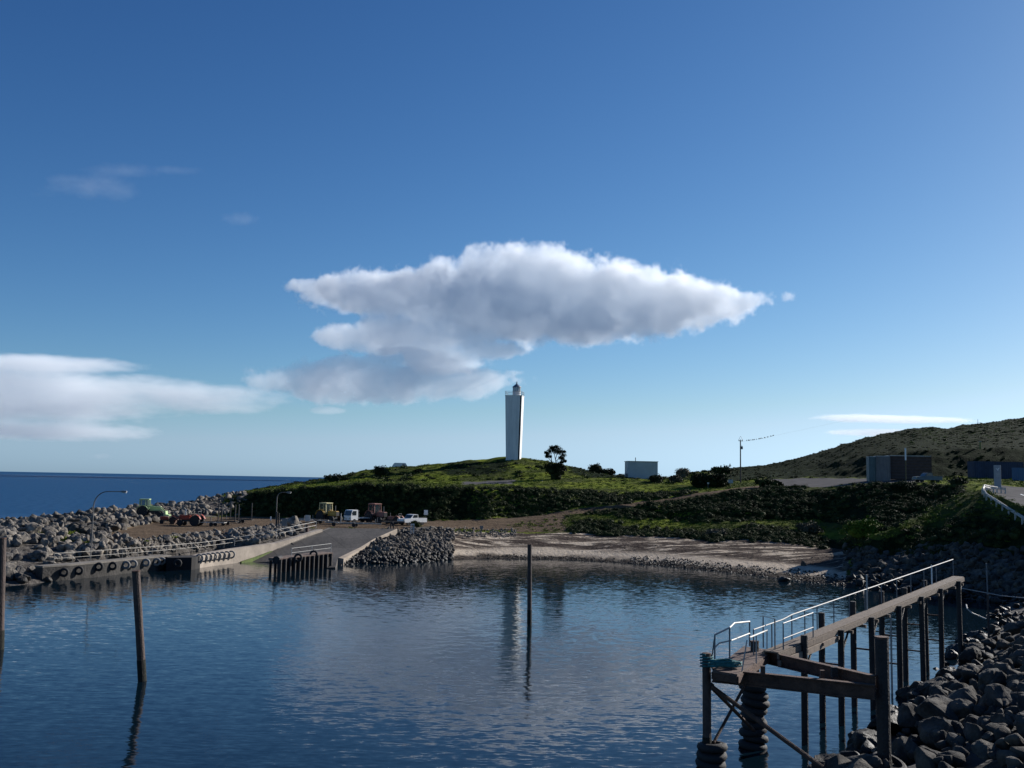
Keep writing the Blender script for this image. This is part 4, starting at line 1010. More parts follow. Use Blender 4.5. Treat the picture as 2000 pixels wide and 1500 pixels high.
# long beams
bs = empty('beam_frame', gr(1392, 1307, 3.7), 0, 'triangular frame of two long rusty steel beams beside the platform', 'steel frame')
o1 = bs.location.copy()
def w_(v): return v-o1
E = gr(1708, 1343, 3.62)
def ibeam(a, c, h, name):
    b = MB(); b.bar(a, c, .06, h)
    b.bar(a+up*h/2, c+up*h/2, .26, .045); b.bar(a-up*h/2, c-up*h/2, .26, .045); return b.build(name, M_rust, bs)
ibeam(w_(gr(1392, 1318, 3.45)), w_(E-up*.15), .46, 'front_beam')
ibeam(w_(gr(1500, 1284, 3.6)), w_(E+up*.12+Vector((.1, .25, 0))), .44, 'rear_beam')
for a_p, hh in (((1490, 1308), .32), ((1606, 1316), .3)):
    p = w_(gr(a_p[0], a_p[1]+8, 3.7)); b = MB(); b.box(p+up*.12, (.14, .14, hh)); b.build('stub', M_rust, bs)
b = MB(); p = w_(gr(1629, 1315, 3.75)); b.box(p+up*.05, (.2, .2, .35)); b.build('stub', M_pile, bs)
# braces
LA = at(1386, 1338, YA)
for a, c, r, lab in ((LA, gr(1618, 1508, .9), .085, 'long diagonal pipe brace running down to the lower right'), (LA+up*-.02, at(1478, 1432, YC+.9), .07, 'short diagonal pipe brace ending at the tyre-clad pile'),
                     (at(1456, 1336, YC+.4), at(1394, 1450, YA), .06, 'thin diagonal brace leaning back to the front pile')):
    o = empty('brace', a, 0, lab, 'brace'); MB().tube([Vector((0, 0, 0)), c-a], r, 8).build('pipe', M_rust, o)
    MB().tube([(c-a).normalized()*-.02, (c-a).normalized()*.12], r*1.5, 8).build('collar', M_pile, o)
# tyres round piles
for k in range(3):
    p = at(1380, 1478, YA); tyre(Vector((p.x+.18+rnd.uniform(-.05, .05), YA+.05, .12+.30*k)), M_tyre, .58, (rnd.uniform(-.12, .12), rnd.uniform(-.1, .1), 1), ['bottom', 'middle', 'top'][k]+' tyre of the short stack round the left front pile', 'tyres round the left front pile', .16)
pt = at(1474, 1254, YC+1.2)
NT = ['bottom', 'second from the bottom', 'third from the bottom', 'fourth from the bottom', 'fifth from the bottom', 'fourth from the top', 'third from the top', 'second from the top', 'topmost']
for k in range(9):
    tyre(Vector((pt.x+rnd.uniform(-.10, .10)+(.05 if k % 2 else -.05), pt.y+rnd.uniform(-.06, .06), .05+.285*k)), M_tyre, .55+rnd.uniform(-.06, .05), (rnd.uniform(-.22, .22), rnd.uniform(-.15, .15), 1), 'tyre in the tall stack under the platform, '+NT[k], 'tyres in the tall stack', .155)
pr = at(1722, 1246, YR-.2)
tyre(Vector((pr.x+.15, pr.y-.1, 1.0)), M_tyre, .62, (.25, -.3, 1), 'tyre lying round the foot of the thick black pile', None, .12)
# rails of the platform
rl = empty('platform_rail', gr(1396, 1292, 3.75), 0, 'bent galvanised guard rail round the left side of the platform', 'railing')
o2 = rl.location.copy(); Yp = lambda px, py: gr(px, py, 3.75).y
ps = [(1396, 1292, 1240), (1425, 1290, 1226), (1464, 1262, 1214)]
tp = [at(a, c, Yp(a, b_)) - o2 for a, b_, c in ps]
MB().tube([tp[0], tp[1], at(1434, 1217, Yp(1434, 1275))-o2, tp[2]], .035, 7).build('top_rail', M_galv, rl)
md = [at(1392, 1268, Yp(1396, 1292)), at(1405, 1256, Yp(1404, 1290)), at(1428, 1251, Yp(1425, 1290)), at(1464, 1237, Yp(1464, 1262))]
MB().tube([p-o2 for p in md], .03, 7).build('middle_rail', M_galv, rl)
for (a, b_, c), t_ in zip(ps, tp): MB().tube([gr(a, b_, 3.75)-o2, t_], .032, 6).build('post', M_grey, rl)
MB().tube([gr(1390, 1290, 3.75)-o2, at(1395, 1248, Yp(1396, 1292))-o2], .026, 6).build('post', M_grey, rl)
r2 = empty('platform_rail', gr(1450, 1310, 3.75), 0, 'low rail on the platform in front, meeting the walkway handrail', 'railing'); o3 = r2.location.copy()
MB().tube([at(1464, 1245, Yp(1452, 1310))-o3, at(1498, 1231, Yp(1500, 1275))-o3], .035, 7).build('top_rail', M_galv, r2)
for a, b_, c in ((1449, 1311, 1250), (1477, 1296, 1241), (1498, 1276, 1231)): MB().tube([gr(a, b_, 3.75)-o3, at(a+(10 if a == 1449 else 0), c, Yp(a, b_))-o3], .024, 6).build('post', M_galv, r2)
# coiled rope
rp = []
for k in range(90):
    a = k*.55; rr_ = .32+.08*math.sin(k*.37); rp.append(Vector((1.0*rr_*math.cos(a)*1.6, rr_*math.sin(a)*.8, .05+.0022*k+.03*math.sin(k*1.7))))
o = MB().tube(rp, .035, 5).build('rope_coil', M_rope); o.location = gr(1416, 1303, 3.78); tag(o, 'coil of teal rope lying on the platform edge', 'rope')
rp = [Vector((.23*math.cos(k*.5), .23*math.sin(k*.5), k*.0085+.01*math.sin(k))) for k in range(60)]
o = MB().tube(rp, .035, 5).build('rope_wrap', M_rope); p = at(1380, 1304, YA); o.location = (p.x, YA, p.z); tag(o, 'teal rope wound round the top of the left front pile', 'rope')

# posts, pipe and hose at the right bank
o = empty('pole', gr(1931, 1236, 1.2), 0, 'thin tall post standing on the rocks at the right', 'post'); hgt = at(1929, 1100, o.location.y).z-1.2
MB().tube([(0, 0, -1), (0, 0, hgt*.55)], .07, 8).build('lower_pole', M_pilel, o); MB().tube([(0, 0, hgt*.5), (-.03, 0, hgt)], .045, 8).build('upper_pole', M_grey, o)
a = gr(1873, 1148, 4.0); c = gr(2040, 1172, 3.2); o = MB().tube([Vector((0, 0, 0)), (c-a)*.5-up*.12, c-a], .035, 6).build('cable', M_galv); o.location = a; tag(o, 'thin cable strung from the walkway end to the right bank', 'cable')
pts = [gr(1887, 1181, 1.5), gr(1889, 1189, 1.3), gr(1898, 1197, 1.0), gr(1912, 1203, .7), gr(1926, 1209, .5)]
o = MB().tube([p-pts[0] for p in pts], .05, 6).build('hose', M_offw); o.location = pts[0]; tag(o, 'pale bent hose hanging over the water by the right bank', 'hose')

# ---------------------------------------------------------------- lighthouse
lb = ground(1002, 240); lb.z = at(1002, 894.5, 240).z
lk = 240/F
lh = empty('lighthouse', lb, 0, 'tall white tapering lighthouse on top of the grassy hill', 'lighthouse')
lh.rotation_euler.z = R(-8)
M_lh = mat('lighthouse white paint', (.74, .74, .72), .7, var=.22, scale=.55, bump=.1, bscale=3, stretch=(3, 3, .35))
hb = (893-772.5)*lk
def taper_panel(x0b, x1b, x0t, x1t, y0b, y1b, y0t, y1t, z0, z1):
    b = MB(); P = [(x0b, y0b, z0), (x1b, y0b, z0), (x1b, y1b, z0), (x0b, y1b, z0), (x0t, y0t, z1), (x1t, y0t, z1), (x1t, y1t, z1), (x0t, y1t, z1)]
    v = [b.bm.verts.new(p) for p in P]
    for f in ((0, 1, 2, 3), (4, 5, 6, 7), (0, 1, 5, 4), (1, 2, 6, 5), (2, 3, 7, 6), (3, 0, 4, 7)): b.bm.faces.new([v[i] for i in f])
    return b
hw0, hw1 = 1.62, 2.02      # half widths at foot and top
taper_panel(-hw0+.5, hw0-.5, -hw1+.5, hw1-.5, -hw0+.45, hw0-.45, -hw1+.45, hw1-.45, -1.5, hb-.02).build('core', mat('dark recess', (.06, .06, .065), .9), lh)
# four wall slabs, separated at the corners by dark vertical slots
taper_panel(-hw0, hw0-.42, -hw1, hw1-.42, -hw0, -hw0+.3, -hw1, -hw1+.3, -1.5, hb).build('wall', M_lh, lh)
taper_panel(-hw0+.32, hw0, -hw1+.32, hw1, hw0-.3, hw0, hw1-.3, hw1, -1.5, hb).build('wall', M_lh, lh)
taper_panel(hw0-.12, hw0, hw1-.12, hw1, -hw0+.0, hw0-.32, -hw1+.0, hw1-.32, -1.5, hb).build('wall', M_lh, lh)
taper_panel(-hw0, -hw0+.3, -hw1, -hw1+.3, -hw0+.32, hw0-.1, -hw1+.32, hw1-.1, -1.5, hb).build('wall', M_lh, lh)
MB().box((0, 0, hb+.06), (hw1*2+.16, hw1*2+.16, .14)).build('gallery_floor', M_lh, lh)
lx = .45
MB().lathe([(.98, hb+.12), (.98, hb+1.05), (1.04, hb+1.1), (1.04, hb+1.2)], 20, c=(lx, 0, 0)).build('lantern_base', M_lh, lh)
lr = MB().lathe([(.92, hb+1.2), (.92, hb+2.2)], 12, c=(lx, 0, 0)).build('lantern_room', mat('lantern glass', (.28, .33, .36), .1, var=.1), lh)
for k in range(12):
    a = 2*PI*k/12; p = Vector((lx+.94*math.cos(a), .94*math.sin(a), hb+1.2)); MB().tube([p, p+up*1.0], .045, 5).build('mullion', M_white, lr)
rf = MB().lathe([(1.12, hb+2.2), (1.08, hb+2.3), (.62, hb+2.68), (.3, hb+2.95), (.12, hb+3.05)], 16, c=(lx, 0, 0)).build('roof', mat('lantern roof metal', (.16, .19, .24), .5, .3), lh)
MB().lathe([(.1, hb+3.0), (.1, hb+3.12), (.2, hb+3.2), (.2, hb+3.32), (.08, hb+3.42), (.03, hb+3.75)], 10, c=(lx, 0, 0)).build('finial', M_grey, rf)
gc = [(-hw1, -hw1), (hw1, -hw1), (hw1, hw1), (-hw1, hw1), (-hw1, -hw1)]
gb = MB()
for zz in (.95, .5): gb.tube([(x, y, hb+.12+zz) for x, y in gc], .04, 5)
for x, y in gc[:4] + [(0, -hw1), (hw1, 0), (-hw1, 0)]: gb.tube([(x, y, hb+.1), (x, y, hb+1.07)], .04, 5)
gb.build('gallery_railing', M_grey, lh)

# ---------------------------------------------------------------- shed, van on the crest, power pole
sh = ground(1252, 226); sk = 226/F; zt = at(1252, 931, 226).z; sh.z = min(sh.z, zt)
s = empty('shed', sh, R(4), 'pale flat-roofed metal shed standing alone on the skyline', 'shed'); hs = at(1252, 901, 226).z - sh.z; ws = 58*sk
def corr(w, h, t, n):   # corrugated panel outline
    pts = [(-w/2+w*i/(2*n), (t if i % 2 else 0)) for i in range(2*n+1)]
    return pts
b = MB(); n = 40
prof = [(-ws/2+ws*i/n, -2.0-(.03 if i % 2 else 0)) for i in range(n+1)] + [(ws/2, 2.0), (-ws/2, 2.0)]
b.prism(prof, -.5, hs-.12, axis='z'); b.build('wall', mat('pale shed cladding', (.42, .46, .46), .6, var=.15, scale=.6), s)
b = MB(); b.box((0, 0, hs-.06), (ws+.24, 4.3, .13)); b.build('roof', mat('shed roof', (.30, .38, .36), .5, var=.2), s)
MB().tube([(-.55*ws/2*.4-.5, .3, hs), (-.55*ws/2*.4-.5, .3, hs+.85)], .09, 8).build('flue', M_grey, s)
MB().box((-ws/2-.2, -1.2, .9), (.35, .9, .7)).build('meter_box', M_grey, s)

v = ground(779, 241); v.z = at(779, 916.5, 241).z - .62; 
van = empty('van', v, R(8), 'white van parked behind the crest of the hill, only its top showing', 'van')
b = MB(); b.prism([(-2.1, .35), (2.1, .35), (2.15, .9), (1.95, 1.2), (1.45, 2.05), (1.3, 2.15), (-1.2, 2.15), (-1.35, 2.05), (-2.05, .95)], -.85, .85, axis='y'); b.build('body', M_white, van)
b = MB(); b.prism([(1.52, 1.25), (1.86, 1.25), (1.5, 1.92), (1.38, 1.92)], -.88, .88, axis='y'); b.build('windscreen', M_glass, van)
b = MB(); b.prism([(.6, 1.35), (1.35, 1.35), (1.2, 1.85), (.6, 1.85)], -.875, .875, axis='y'); b.build('side_window', M_glass, van)
for x in (-1.3, 1.3):
    for y in (-.8, .8): MB().lathe([(.33, -.1), (.33, .1)], 14, c=(x, y, .33), m=Matrix.Rotation(PI/2, 3, 'X')).build('wheel', M_tyre, van)

pb = ground(1446.5, 208); ph = at(1446, 860, 208).z-pb.z
pp_ = empty('power_pole', pb, R(20), 'tall dark power pole on the grass left of the car park', 'power pole')
MB().tube([(0, 0, -.5), (0, 0, ph)], .15, 8, r2=.11).build('pole', mat('pole timber', (.07, .06, .055), .9, var=.3), pp_)
MB().box((0, -.12, ph-.12), (1.0, .10, .12)).build('cross_arm', M_wood, pp_)
for x in (-.42, 0, .42):
    MB().lathe([(.05, 0), (.09, .06), (.05, .12), (.09, .18), (.04, .26)], 8, c=(x, -.12, ph-.05)).build('insulator', M_offw, pp_)
MB().tube([(-.42, -.1, ph+.2), (-.15, -.1, ph+.65), (0, -.1, ph+.85), (.15, -.1, ph+.65), (.42, -.1, ph+.2)], .03, 5).build('wire_loop', M_grey, pp_)
tb = MB().box((.34, 0, ph-1.55), (.34, .34, .62), bevel=.04).build('transformer', M_grey, pp_)
MB().tube([(.34, 0, ph-1.25), (.34, 0, ph-.95)], .04, 5).build('bushing', M_grey, tb)
# overhead wire climbing to a pole on the far right hill, birds sitting on it
w0 = at(1449, 862, 208); w1 = at(1914, 821, 330)
wp = []
for k in range(41):
    t = k/40; p = w0.lerp(w1, t); p.z -= 4*2.2*t*(1-t)*0 ; wp.append(p)
p_end = at(1514, 850.5, 214)
wpts = [w0] + [w0.lerp(p_end, t)-up*(.22*4*t*(1-t)) for t in (.25, .5, .75)] + [p_end]
far_end = p_end + (p_end-w0)*1.2 + up*1.0
o = MB().tube([p-w0 for p in wpts] + [p_end-w0 + (p_end-w0)*k*.4 + up*(.10*k) for k in (1, 2, 3, 4, 5, 6)], .007, 4).build('overhead_wire', M_black); o.location = w0; tag(o, 'thin overhead wire leading right from the power pole', 'wire')
def bird_mesh():
    b = MB()
    b.tube([(0, -.13, .05), (0, -.07, .08), (0, .02, .11), (0, .08, .15), (0, .12, .17), (0, .16, .16)], [.015, .05, .065, .055, .04, .008], 7)
    b.tube([(0, -.11, .06), (0, -.24, .01)], .022, 5, r2=.012)
    b.tube([(-.02, .0, .06), (-.02, .0, -.01)], .006, 4); b.tube([(.02, .0, .06), (.02, .0, -.01)], .006, 4)
    return b
def on_wire(t): return w0.lerp(p_end, t)-up*(.22*4*t*(1-t))
bt = [.14, .19, .215, .24, .30, .325, .35, .375, .43, .50, .52, .545, .57, .60, .67, .69, .76, .785, .86, .875, .93, .95]
first = None
for i, t in enumerate(bt):
    if first is None: first = bird_mesh().build('bird', M_black); o = first
    else: o = first.copy(); C.objects.link(o)
    o.location = on_wire(t)+up*.012; o.rotation_euler.z = rnd.uniform(-.6, .6)+(PI if rnd.random() < .5 else 0)
    s_ = rnd.uniform(1.0, 1.25); o.scale = (s_, s_, s_)
    tag(o, 'small dark bird on the overhead wire, ' + ('nearest the pole' if i == 0 else 'farthest from the pole' if i == len(bt)-1 else ('second third fourth fifth sixth seventh eighth ninth tenth eleventh twelfth thirteenth fourteenth fifteenth sixteenth seventeenth eighteenth nineteenth twentieth twenty-first'.split()[i-1] + ' from the pole')), 'bird', 'birds on the overhead wire')

# ---------------------------------------------------------------- vehicles
M_cabg = mat('tinted cab glass', (.05, .07, .07), .08, var=.1); M_cabg.node_tree.nodes['Principled BSDF'].inputs['Alpha'].default_value = .45
def wheel(parent, x, y, r, w, rim_m, name='wheel'):
    m = Matrix.Rotation(PI/2, 3, 'X')
    o = MB().lathe([(r*.55, -w/2), (r*.93, -w/2), (r, -w*.32), (r, w*.32), (r*.93, w/2), (r*.55, w/2)], 20, m=m).build(name, M_tyre, parent); o.location = (x, y, r)
    MB().lathe([(r*.12, -w*.42), (r*.55, -w*.38), (r*.58, -w*.52), (r*.58, w*.52), (r*.55, w*.38), (r*.12, w*.42)], 14, m=m).build('rim', rim_m, o)
    return o
def tractor(px, Y, rz, label, paint, rim_m, cab=None, roof=None, bucket=None, sc=1.0, fence=None):
    t = empty('tractor', ground(px, Y), rz, label, 'tractor', None); t.scale = (sc, sc, sc)
    hd = MB().box((.95, 0, 1.15), (1.55, .62, .62), taper=(1, .86), bevel=.05).build('hood', paint, t)
    MB().box((1.74, 0, 1.12), (.05, .5, .5)).build('grille', M_black, hd)
    MB().tube([(1.1, .2, 1.4), (1.1, .2, 2.15)], .045, 6).build('exhaust', M_grey, t)
    MB().box((.3, 0, .75), (2.3, .4, .35)).box((-.7, 0, .75), (.5, 1.3, .3)).box((1.45, 0, .55), (.14, 1.4, .14)).build('chassis', M_black, t)
    for y in (-.72, .72):
        wheel(t, -.7, y, .74, .38, rim_m, 'rear_wheel'); wheel(t, 1.45, y, .42, .24, rim_m, 'front_wheel')
        b = MB(); pts = [(-.7+.88*math.cos(a), .74+.88*math.sin(a)) for a in [R(q) for q in (20, 50, 80, 110, 140, 165)]]
        for (x0, z0), (x1, z1) in zip(pts, pts[1:]): b.bar((x0, y*.98, z0), (x1, y*.98, z1), .4, .04)
        b.build('mudguard', paint, t)
    if cab:
        c = empty('cab', (0, 0, 0)); c.parent = t
        b = MB()
        for x, xt in ((-1.2, -1.1), (-.35, -.35), (.15, .05)):
            for y in (-.55, .55): b.bar((x, y, 1.2), (xt, y*.94, 2.35), .09, .09)
        b.box((-.5, 0, 1.18), (1.45, 1.12, .12)); b.build('cab_frame', cab, c)
        MB().prism([(-1.17, 1.24), (.13, 1.24), (.04, 2.33), (-1.08, 2.33)], -.5, .5).build('window', M_cabg, c)
        MB().box((-.52, 0, 2.42), (1.4, 1.2, .16), bevel=.05).build('roof', roof or cab, c)
    else:
        MB().box((-.75, 0, 1.25), (.45, .5, .1)).box((-.97, 0, 1.5), (.08, .5, .45)).build('seat', M_black, t)
        MB().torus((-.1, 0, 1.62), .2, .02, m=Matrix.Rotation(R(50), 3, 'Y'), nu=14, nv=5).tube([(.15, 0, 1.35), (-.1, 0, 1.62)], .02, 5).build('steering_wheel', M_black, t)
        MB().tube([(-1.05, -.5, 1.2), (-1.05, -.5, 2.0), (-1.05, .5, 2.0), (-1.05, .5, 1.2)], .04, 6).build('roll_bar', M_grey, t)
    if bucket:
        b = MB(); 
        for y in (-.5, .5): b.bar((.1, y, 1.5), (1.7, y, 1.25), .08, .14); b.bar((1.7, y, 1.25), (2.35, y, .55), .08, .12)
        b.build('loader_arm', paint, t)
        MB().prism([(2.3, .2), (2.9, .15), (2.95, .3), (2.5, .4), (2.45, .85), (2.3, .85)], -.8, .8).build('bucket', bucket, t)
    return t
tractor(292, 157, R(8), 'pale green loader tractor with a cab at the left end of the gravel yard', M_lgreen, M_cream, cab=M_lgreen, bucket=M_lgreen, sc=1.12)
tractor(333, 150, R(200), 'small red tractor half hidden between the green loader and the other red tractor', M_red, M_red, sc=.72)
tractor(378, 146, R(172), 'red open tractor without a cab parked in front of the boat trailers', M_red, M_red, bucket=M_rust, sc=1.05)
tractor(643, 158, R(-38), 'yellow tractor with a cream cab by the dark bank', M_yel, M_rust, cab=M_cream, sc=1.22)
tractor(738, 157, R(-45), 'brick red tractor with a cab between the white truck and the orange machine', M_brick, M_rust, cab=M_brick, sc=1.22)
tractor(774, 155, R(150), 'small dark open tractor with orange parts left of the white pickup', M_brick, M_red, sc=.8)

def truck(px, Y, rz):
    t = empty('truck', ground(px, Y), rz, 'small white flat-fronted truck facing left among the tractors', 'truck')
    MB().prism([(1.0, .55), (2.35, .55), (2.4, 1.2), (2.15, 2.05), (2.0, 2.12), (1.05, 2.12)], -.85, .85).build('cab', M_white, t)
    MB().prism([(2.25, 1.3), (2.44, 1.25), (2.2, 1.98), (2.1, 1.98)], -.75, .75).build('windscreen', M_glass, t)
    MB().prism([(1.35, 1.3), (2.1, 1.3), (2.0, 1.95), (1.35, 1.95)], -.87, .87).build('side_window', M_glass, t)
    MB().box((-.7, 0, .85), (3.3, 1.75, .12)).build('tray', M_offw, t); MB().box((-.3, 0, .62), (4.2, .8, .2)).build('chassis', M_black, t)
    MB().tube([(.85, -.8, .9), (.85, -.8, 2.0), (.85, .8, 2.0), (.85, .8, .9)], .04, 6).build('headboard', M_grey, t)
    for y in (-.75, .75):
        wheel(t, 1.7, y, .38, .22, M_grey); wheel(t, -1.2, y, .38, .26, M_grey); MB().tube([(2.42, y*.8, .85), (2.46, y*.8, .85)], .1, 10).build('headlight', M_cream, t)
        MB().box((2.25, y*1.35, 1.6), (.08, .14, .3)).build('mirror', M_black, t)
    return t
truck(704, 156, R(228))
def pickup(px, Y, rz, label, body_m):
    t = empty('pickup', ground(px, Y), rz, label, 'pickup')
    MB().prism([(-2.2, .45), (2.2, .45), (2.28, .65), (2.22, .98), (.95, 1.06), (.2, 1.08), (-2.2, 1.08)], -.85, .85).build('body', body_m, t)
    MB().prism([(-.55, 1.08), (.95, 1.06), (.5, 1.58), (.35, 1.64), (-.35, 1.64), (-.48, 1.58)], -.76, .76).build('cab', body_m, t)
    MB().prism([(.62, 1.12), (.93, 1.10), (.55, 1.55), (.42, 1.57)], -.7, .7).build('windscreen', M_glass, t)
    MB().prism([(-.42, 1.14), (.6, 1.12), (.36, 1.56), (-.36, 1.56)], -.775, .775).build('side_window', M_glass, t)
    MB().box((-1.4, 0, 1.09), (1.45, 1.5, .06)).build('tray_bed', M_black, t)
    for y in (-.72, .72):
        wheel(t, 1.4, y, .34, .22, M_grey); wheel(t, -1.35, y, .34, .22, M_grey); MB().box((2.25, y*.85, .82), (.05, .25, .16)).build('headlight', M_cream, t)
    MB().box((2.3, 0, .55), (.1, 1.7, .14), bevel=.02).build('bumper', M_galv, t)
    return t
pickup(807, 153, R(226), 'white pickup parked at the right end of the row of tractors', M_white)
pickup(1812, 168, R(186), 'pale blue utility car parked at the far side of the upper car park', M_bgrey)

def trailer(px, Y, rz, label, posts=(), L=4.6, mast=None, m_=M_galv, group='boat trailers in the yard'):
    t = empty('boat_trailer', ground(px, Y), rz, label, 'trailer', group)
    b = MB()
    for y in (-.6, .6): b.bar((-L/2, y, .55), (L/2-1.2, y, .55), .08, .1); b.bar((L/2-1.2, y, .55), (L/2+.4, 0, .5), .08, .1)
    for x in (-L/2, -.6, .7): b.bar((x, -.6, .55), (x, .6, .55), .07, .08)
    b.build('frame', m_, t)
    for y in (-.35, .35): MB().bar((-L/2, y, .68), (L/2-1.3, y, .68), .1, .06).build('bunk', M_wood, t)
    for y in (-.8, .8): wheel(t, -.5, y, .3, .18, M_red if m_ is M_black else M_grey)
    MB().tube([(L/2+.2, 0, 0), (L/2+.2, 0, .5)], .03, 6).build('jockey_stand', M_grey, t)
    MB().tube([(L/2-.5, 0, .5), (L/2-.5, 0, 1.2)], .05, 6).build('winch_post', M_grey, t)
    for x, y in posts: MB().tube([(x, y, .5), (x, y, 3.1)], .085, 6).build('guide_pole', M_black, t)
    if mast: MB().tube([(mast, 0, .5), (mast, 0, 1.9)], .06, 6).build('light_board', M_offw, t)
    return t
trailer(413, 146, R(175), 'silver boat trailer right behind the red open tractor', ())
trailer(437, 148, R(172), 'dark boat trailer with four tall guide poles beside the gravel yard ridge', ((-2.2, -.6), (-2.2, .6), (.4, -.6), (.4, .6)), m_=M_black)
trailer(467, 153, R(176), 'dark boat trailer with two guide poles, rightmost of the left trailers', ((-1.9, -.6), (1.0, .6)), m_=M_black)
trailer(590, 156, R(5), 'grey boat trailer left of the yellow tractor', ())
trailer(618, 153, R(168), 'short boat trailer hitched close in front of the yellow tractor', ())
trailer(661, 149, R(8), 'low silver boat trailer in front between yellow tractor and white truck', (), L=3.6)
trailer(702, 147, R(-3), 'long boat trailer with a pale mast in front of the white truck', (), L=6.0, mast=-2.6)
trailer(762, 150, R(180), 'dark empty boat trailer in front of the brick red tractor', (), m_=M_black)

# ---------------------------------------------------------------- yard furniture
def lamp(px, Y, htop, reach, label, ytop):
    g = ground(px, Y); h = at(px, ytop, Y).z - g.z
    o = empty('street_lamp', g, 0, label, 'street lamp'); k = Y/F
    R_ = min(reach*.55, 1.4)
    pts = [Vector((0, 0, -.4)), Vector((0, 0, h-R_*1.1))] + [Vector((R_*(1-math.cos(a)), 0, h-R_*1.1+R_*1.1*math.sin(a))) for a in [R(q) for q in (15, 30, 45, 60, 75, 90)]] + [Vector((reach, 0, h+.02))]
    MB().tube(pts, .07, 8, r2=.045).build('pole', mat('lamp pole steel', (.12, .115, .11), .6, var=.2), o)
    hd = MB().prism([(reach-.15, h-.05), (reach+.2, h-.09), (reach+.55, h-.02), (reach+.5, h+.1), (reach, h+.12)], -.13, .13).build('lamp_head', M_grey, o)
    MB().box((reach+.3, 0, h-.10), (.36, .2, .05)).build('lens', M_offw, hd)
    MB().box((0, 0, .05), (.3, .3, .1)).build('base_plate', M_grey, o); return o
lamp(184.5, 106, 0, 2.9, 'tall curved street lamp over the breakwater boulders', 959.5)
l2 = lamp(541.5, 140, 0, 1.4, 'curved street lamp in front of the dark bank at the yard', 961.5)
def sign(px, py, z, w, h, ph_, label, plate, shape='rect', Y=None, name='sign', legs=1):
    g = ground(px, Y); o = empty(name, g, R(rnd.uniform(-8, 8)), label, 'sign')
    for s_ in ([0] if legs == 1 else [-w*.4, w*.4]): MB().tube([(s_, .04, -.3), (s_, .04, ph_+h*.5)], .035, 6).build('post', M_grey, o)
    pts = [(-w/2, ph_), (w/2, ph_), (w/2, ph_+h), (-w/2, ph_+h)] if shape == 'rect' else [(0, ph_), (w/2, ph_+h), (-w/2, ph_+h)]
    MB().prism(pts, -.03, 0).build('plate', plate, o); return o
sign(833, 0, 0, .62, .75, 1.35, 'small white sign on a post against the dark bank right of the pickup', M_white, Y=158)
sign(942, 0, 0, .5, .4, .9, 'small grey sign post beside the dirt track', M_grey, Y=150)
sign(365, 0, 0, .2, 1.55, .1, 'narrow white marker board below the boulder ridge', M_white, Y=163, name='marker')
sign(358, 0, 0, .6, .5, .1, 'tiny white triangular board left of the white marker', M_offw, Y=168, shape='tri')
sign(603, 0, 0, .75, .95, .5, 'pair of pale boards standing between the trailers', M_offw, Y=150, legs=2)
sign(531, 0, 0, .22, .6, .1, 'short white bollard board left of the second street lamp', M_white, Y=160, name='marker')
sign(1427, 0, 0, .9, .65, .8, 'pale blue-grey sign board at the left end of the car park', mat('sign blue grey', (.35, .42, .45), .6), Y=190)
sign(1383, 0, 0, .35, .3, .9, 'small white sign in the grass left of the car park', M_offw, Y=188)
sign(558, 0, 0, .7, 1.0, .7, 'dark blank board on two legs by the top of the quay railing', M_grey, Y=137, legs=2)
# white barrier frame
g = ground(807.5, 141); o = empty('barrier', g, R(5), 'white upright barrier frame in front of the pickup', 'barrier')
for x in (-.2, .2): MB().box((x, 0, .72), (.09, .07, 1.45)).build('post', M_white, o)
for z in (.08, 1.38): MB().box((0, 0, z), (.31, .05, .1)).build('rail', M_white, o)
MB().tube([(.02, 0, .2), (.02, 0, 1.3)], .03, 6).build('rod', M_offw, o)
# grey cabinet post and bin by the ramp
g = ground(601.5, 139); o = empty('bin', g, 0, 'brown rubbish drum at the top end of the ramp railing', 'bin')
MB().lathe([(.3, 0), (.32, .35), (.3, .4), (.32, .8), (.33, .95)], 14).build('drum', mat('brown drum', (.07, .03, .025), .7, var=.3), o); MB().lathe([(.34, .95), (.34, 1.0), (.2, 1.06)], 14).build('lid', M_black, o)
for px, Y, h, lab in ((765, 139, 1.25, 'left of two dark timber posts at the top of the ramp edge'), (770.5, 139, 1.15, 'right of two dark timber posts at the top of the ramp edge'), (543, 139, 2.2, 'dark post beside the foot of the second street lamp'), (546.5, 139, 2.0, 'second dark post at the foot of the second street lamp')):
    o = empty('post', ground(px, Y), 0, lab, 'post', 'short dark posts in the yard'); MB().box((0, 0, h/2-.1), (.16, .16, h+.2), bevel=.02).build('shaft', M_pile, o); MB().box((0, 0, h+.03), (.2, .2, .05)).build('cap', M_black, o)

# ---------------------------------------------------------------- containers, posts and road things on the right
def container(px, Y, py0, py1, wid, dep, rz, label, m_, roof_m=None, n=18, cat='shipping container', group=None, name='container', rows=False):
    g = ground(px, Y); h = (at(px, py0, Y).z - g.z)
    o = empty(name, g, rz, label, cat, group); b = MB()
    if rows:
        N_ = 16; pr_ = [(-dep/2-(.06 if i % 2 else 0), h*i/N_) for i in range(N_+1)] + [(dep/2, h), (dep/2, 0)]
        b.prism([(y, z) for y, z in pr_], -wid/2, wid/2, axis='x')
    else:
        pr_ = [(-wid/2+wid*i/(2*n), -dep/2-(.05 if (i//1) % 2 else 0)) for i in range(2*n+1)] + [(wid/2, dep/2), (-wid/2, dep/2)]
        b.prism(pr_, -.3, h-.08, axis='z')
    b.build('body', m_, o)
    MB().box((0, 0, h-.03), (wid+.06, dep+.08, .10)).build('roof', roof_m or m_, o)
    for x in (-wid/2, wid/2): MB().box((x, -dep/2, h/2), (.12, .14, h)).build('corner_post', m_, o)
    return o
M_teal = mat('grey green container paint', (.12, .17, .17), .6, var=.3, scale=1)
M_pinkg = mat('pinkish grey container paint', (.17, .155, .15), .6, var=.3, scale=1)
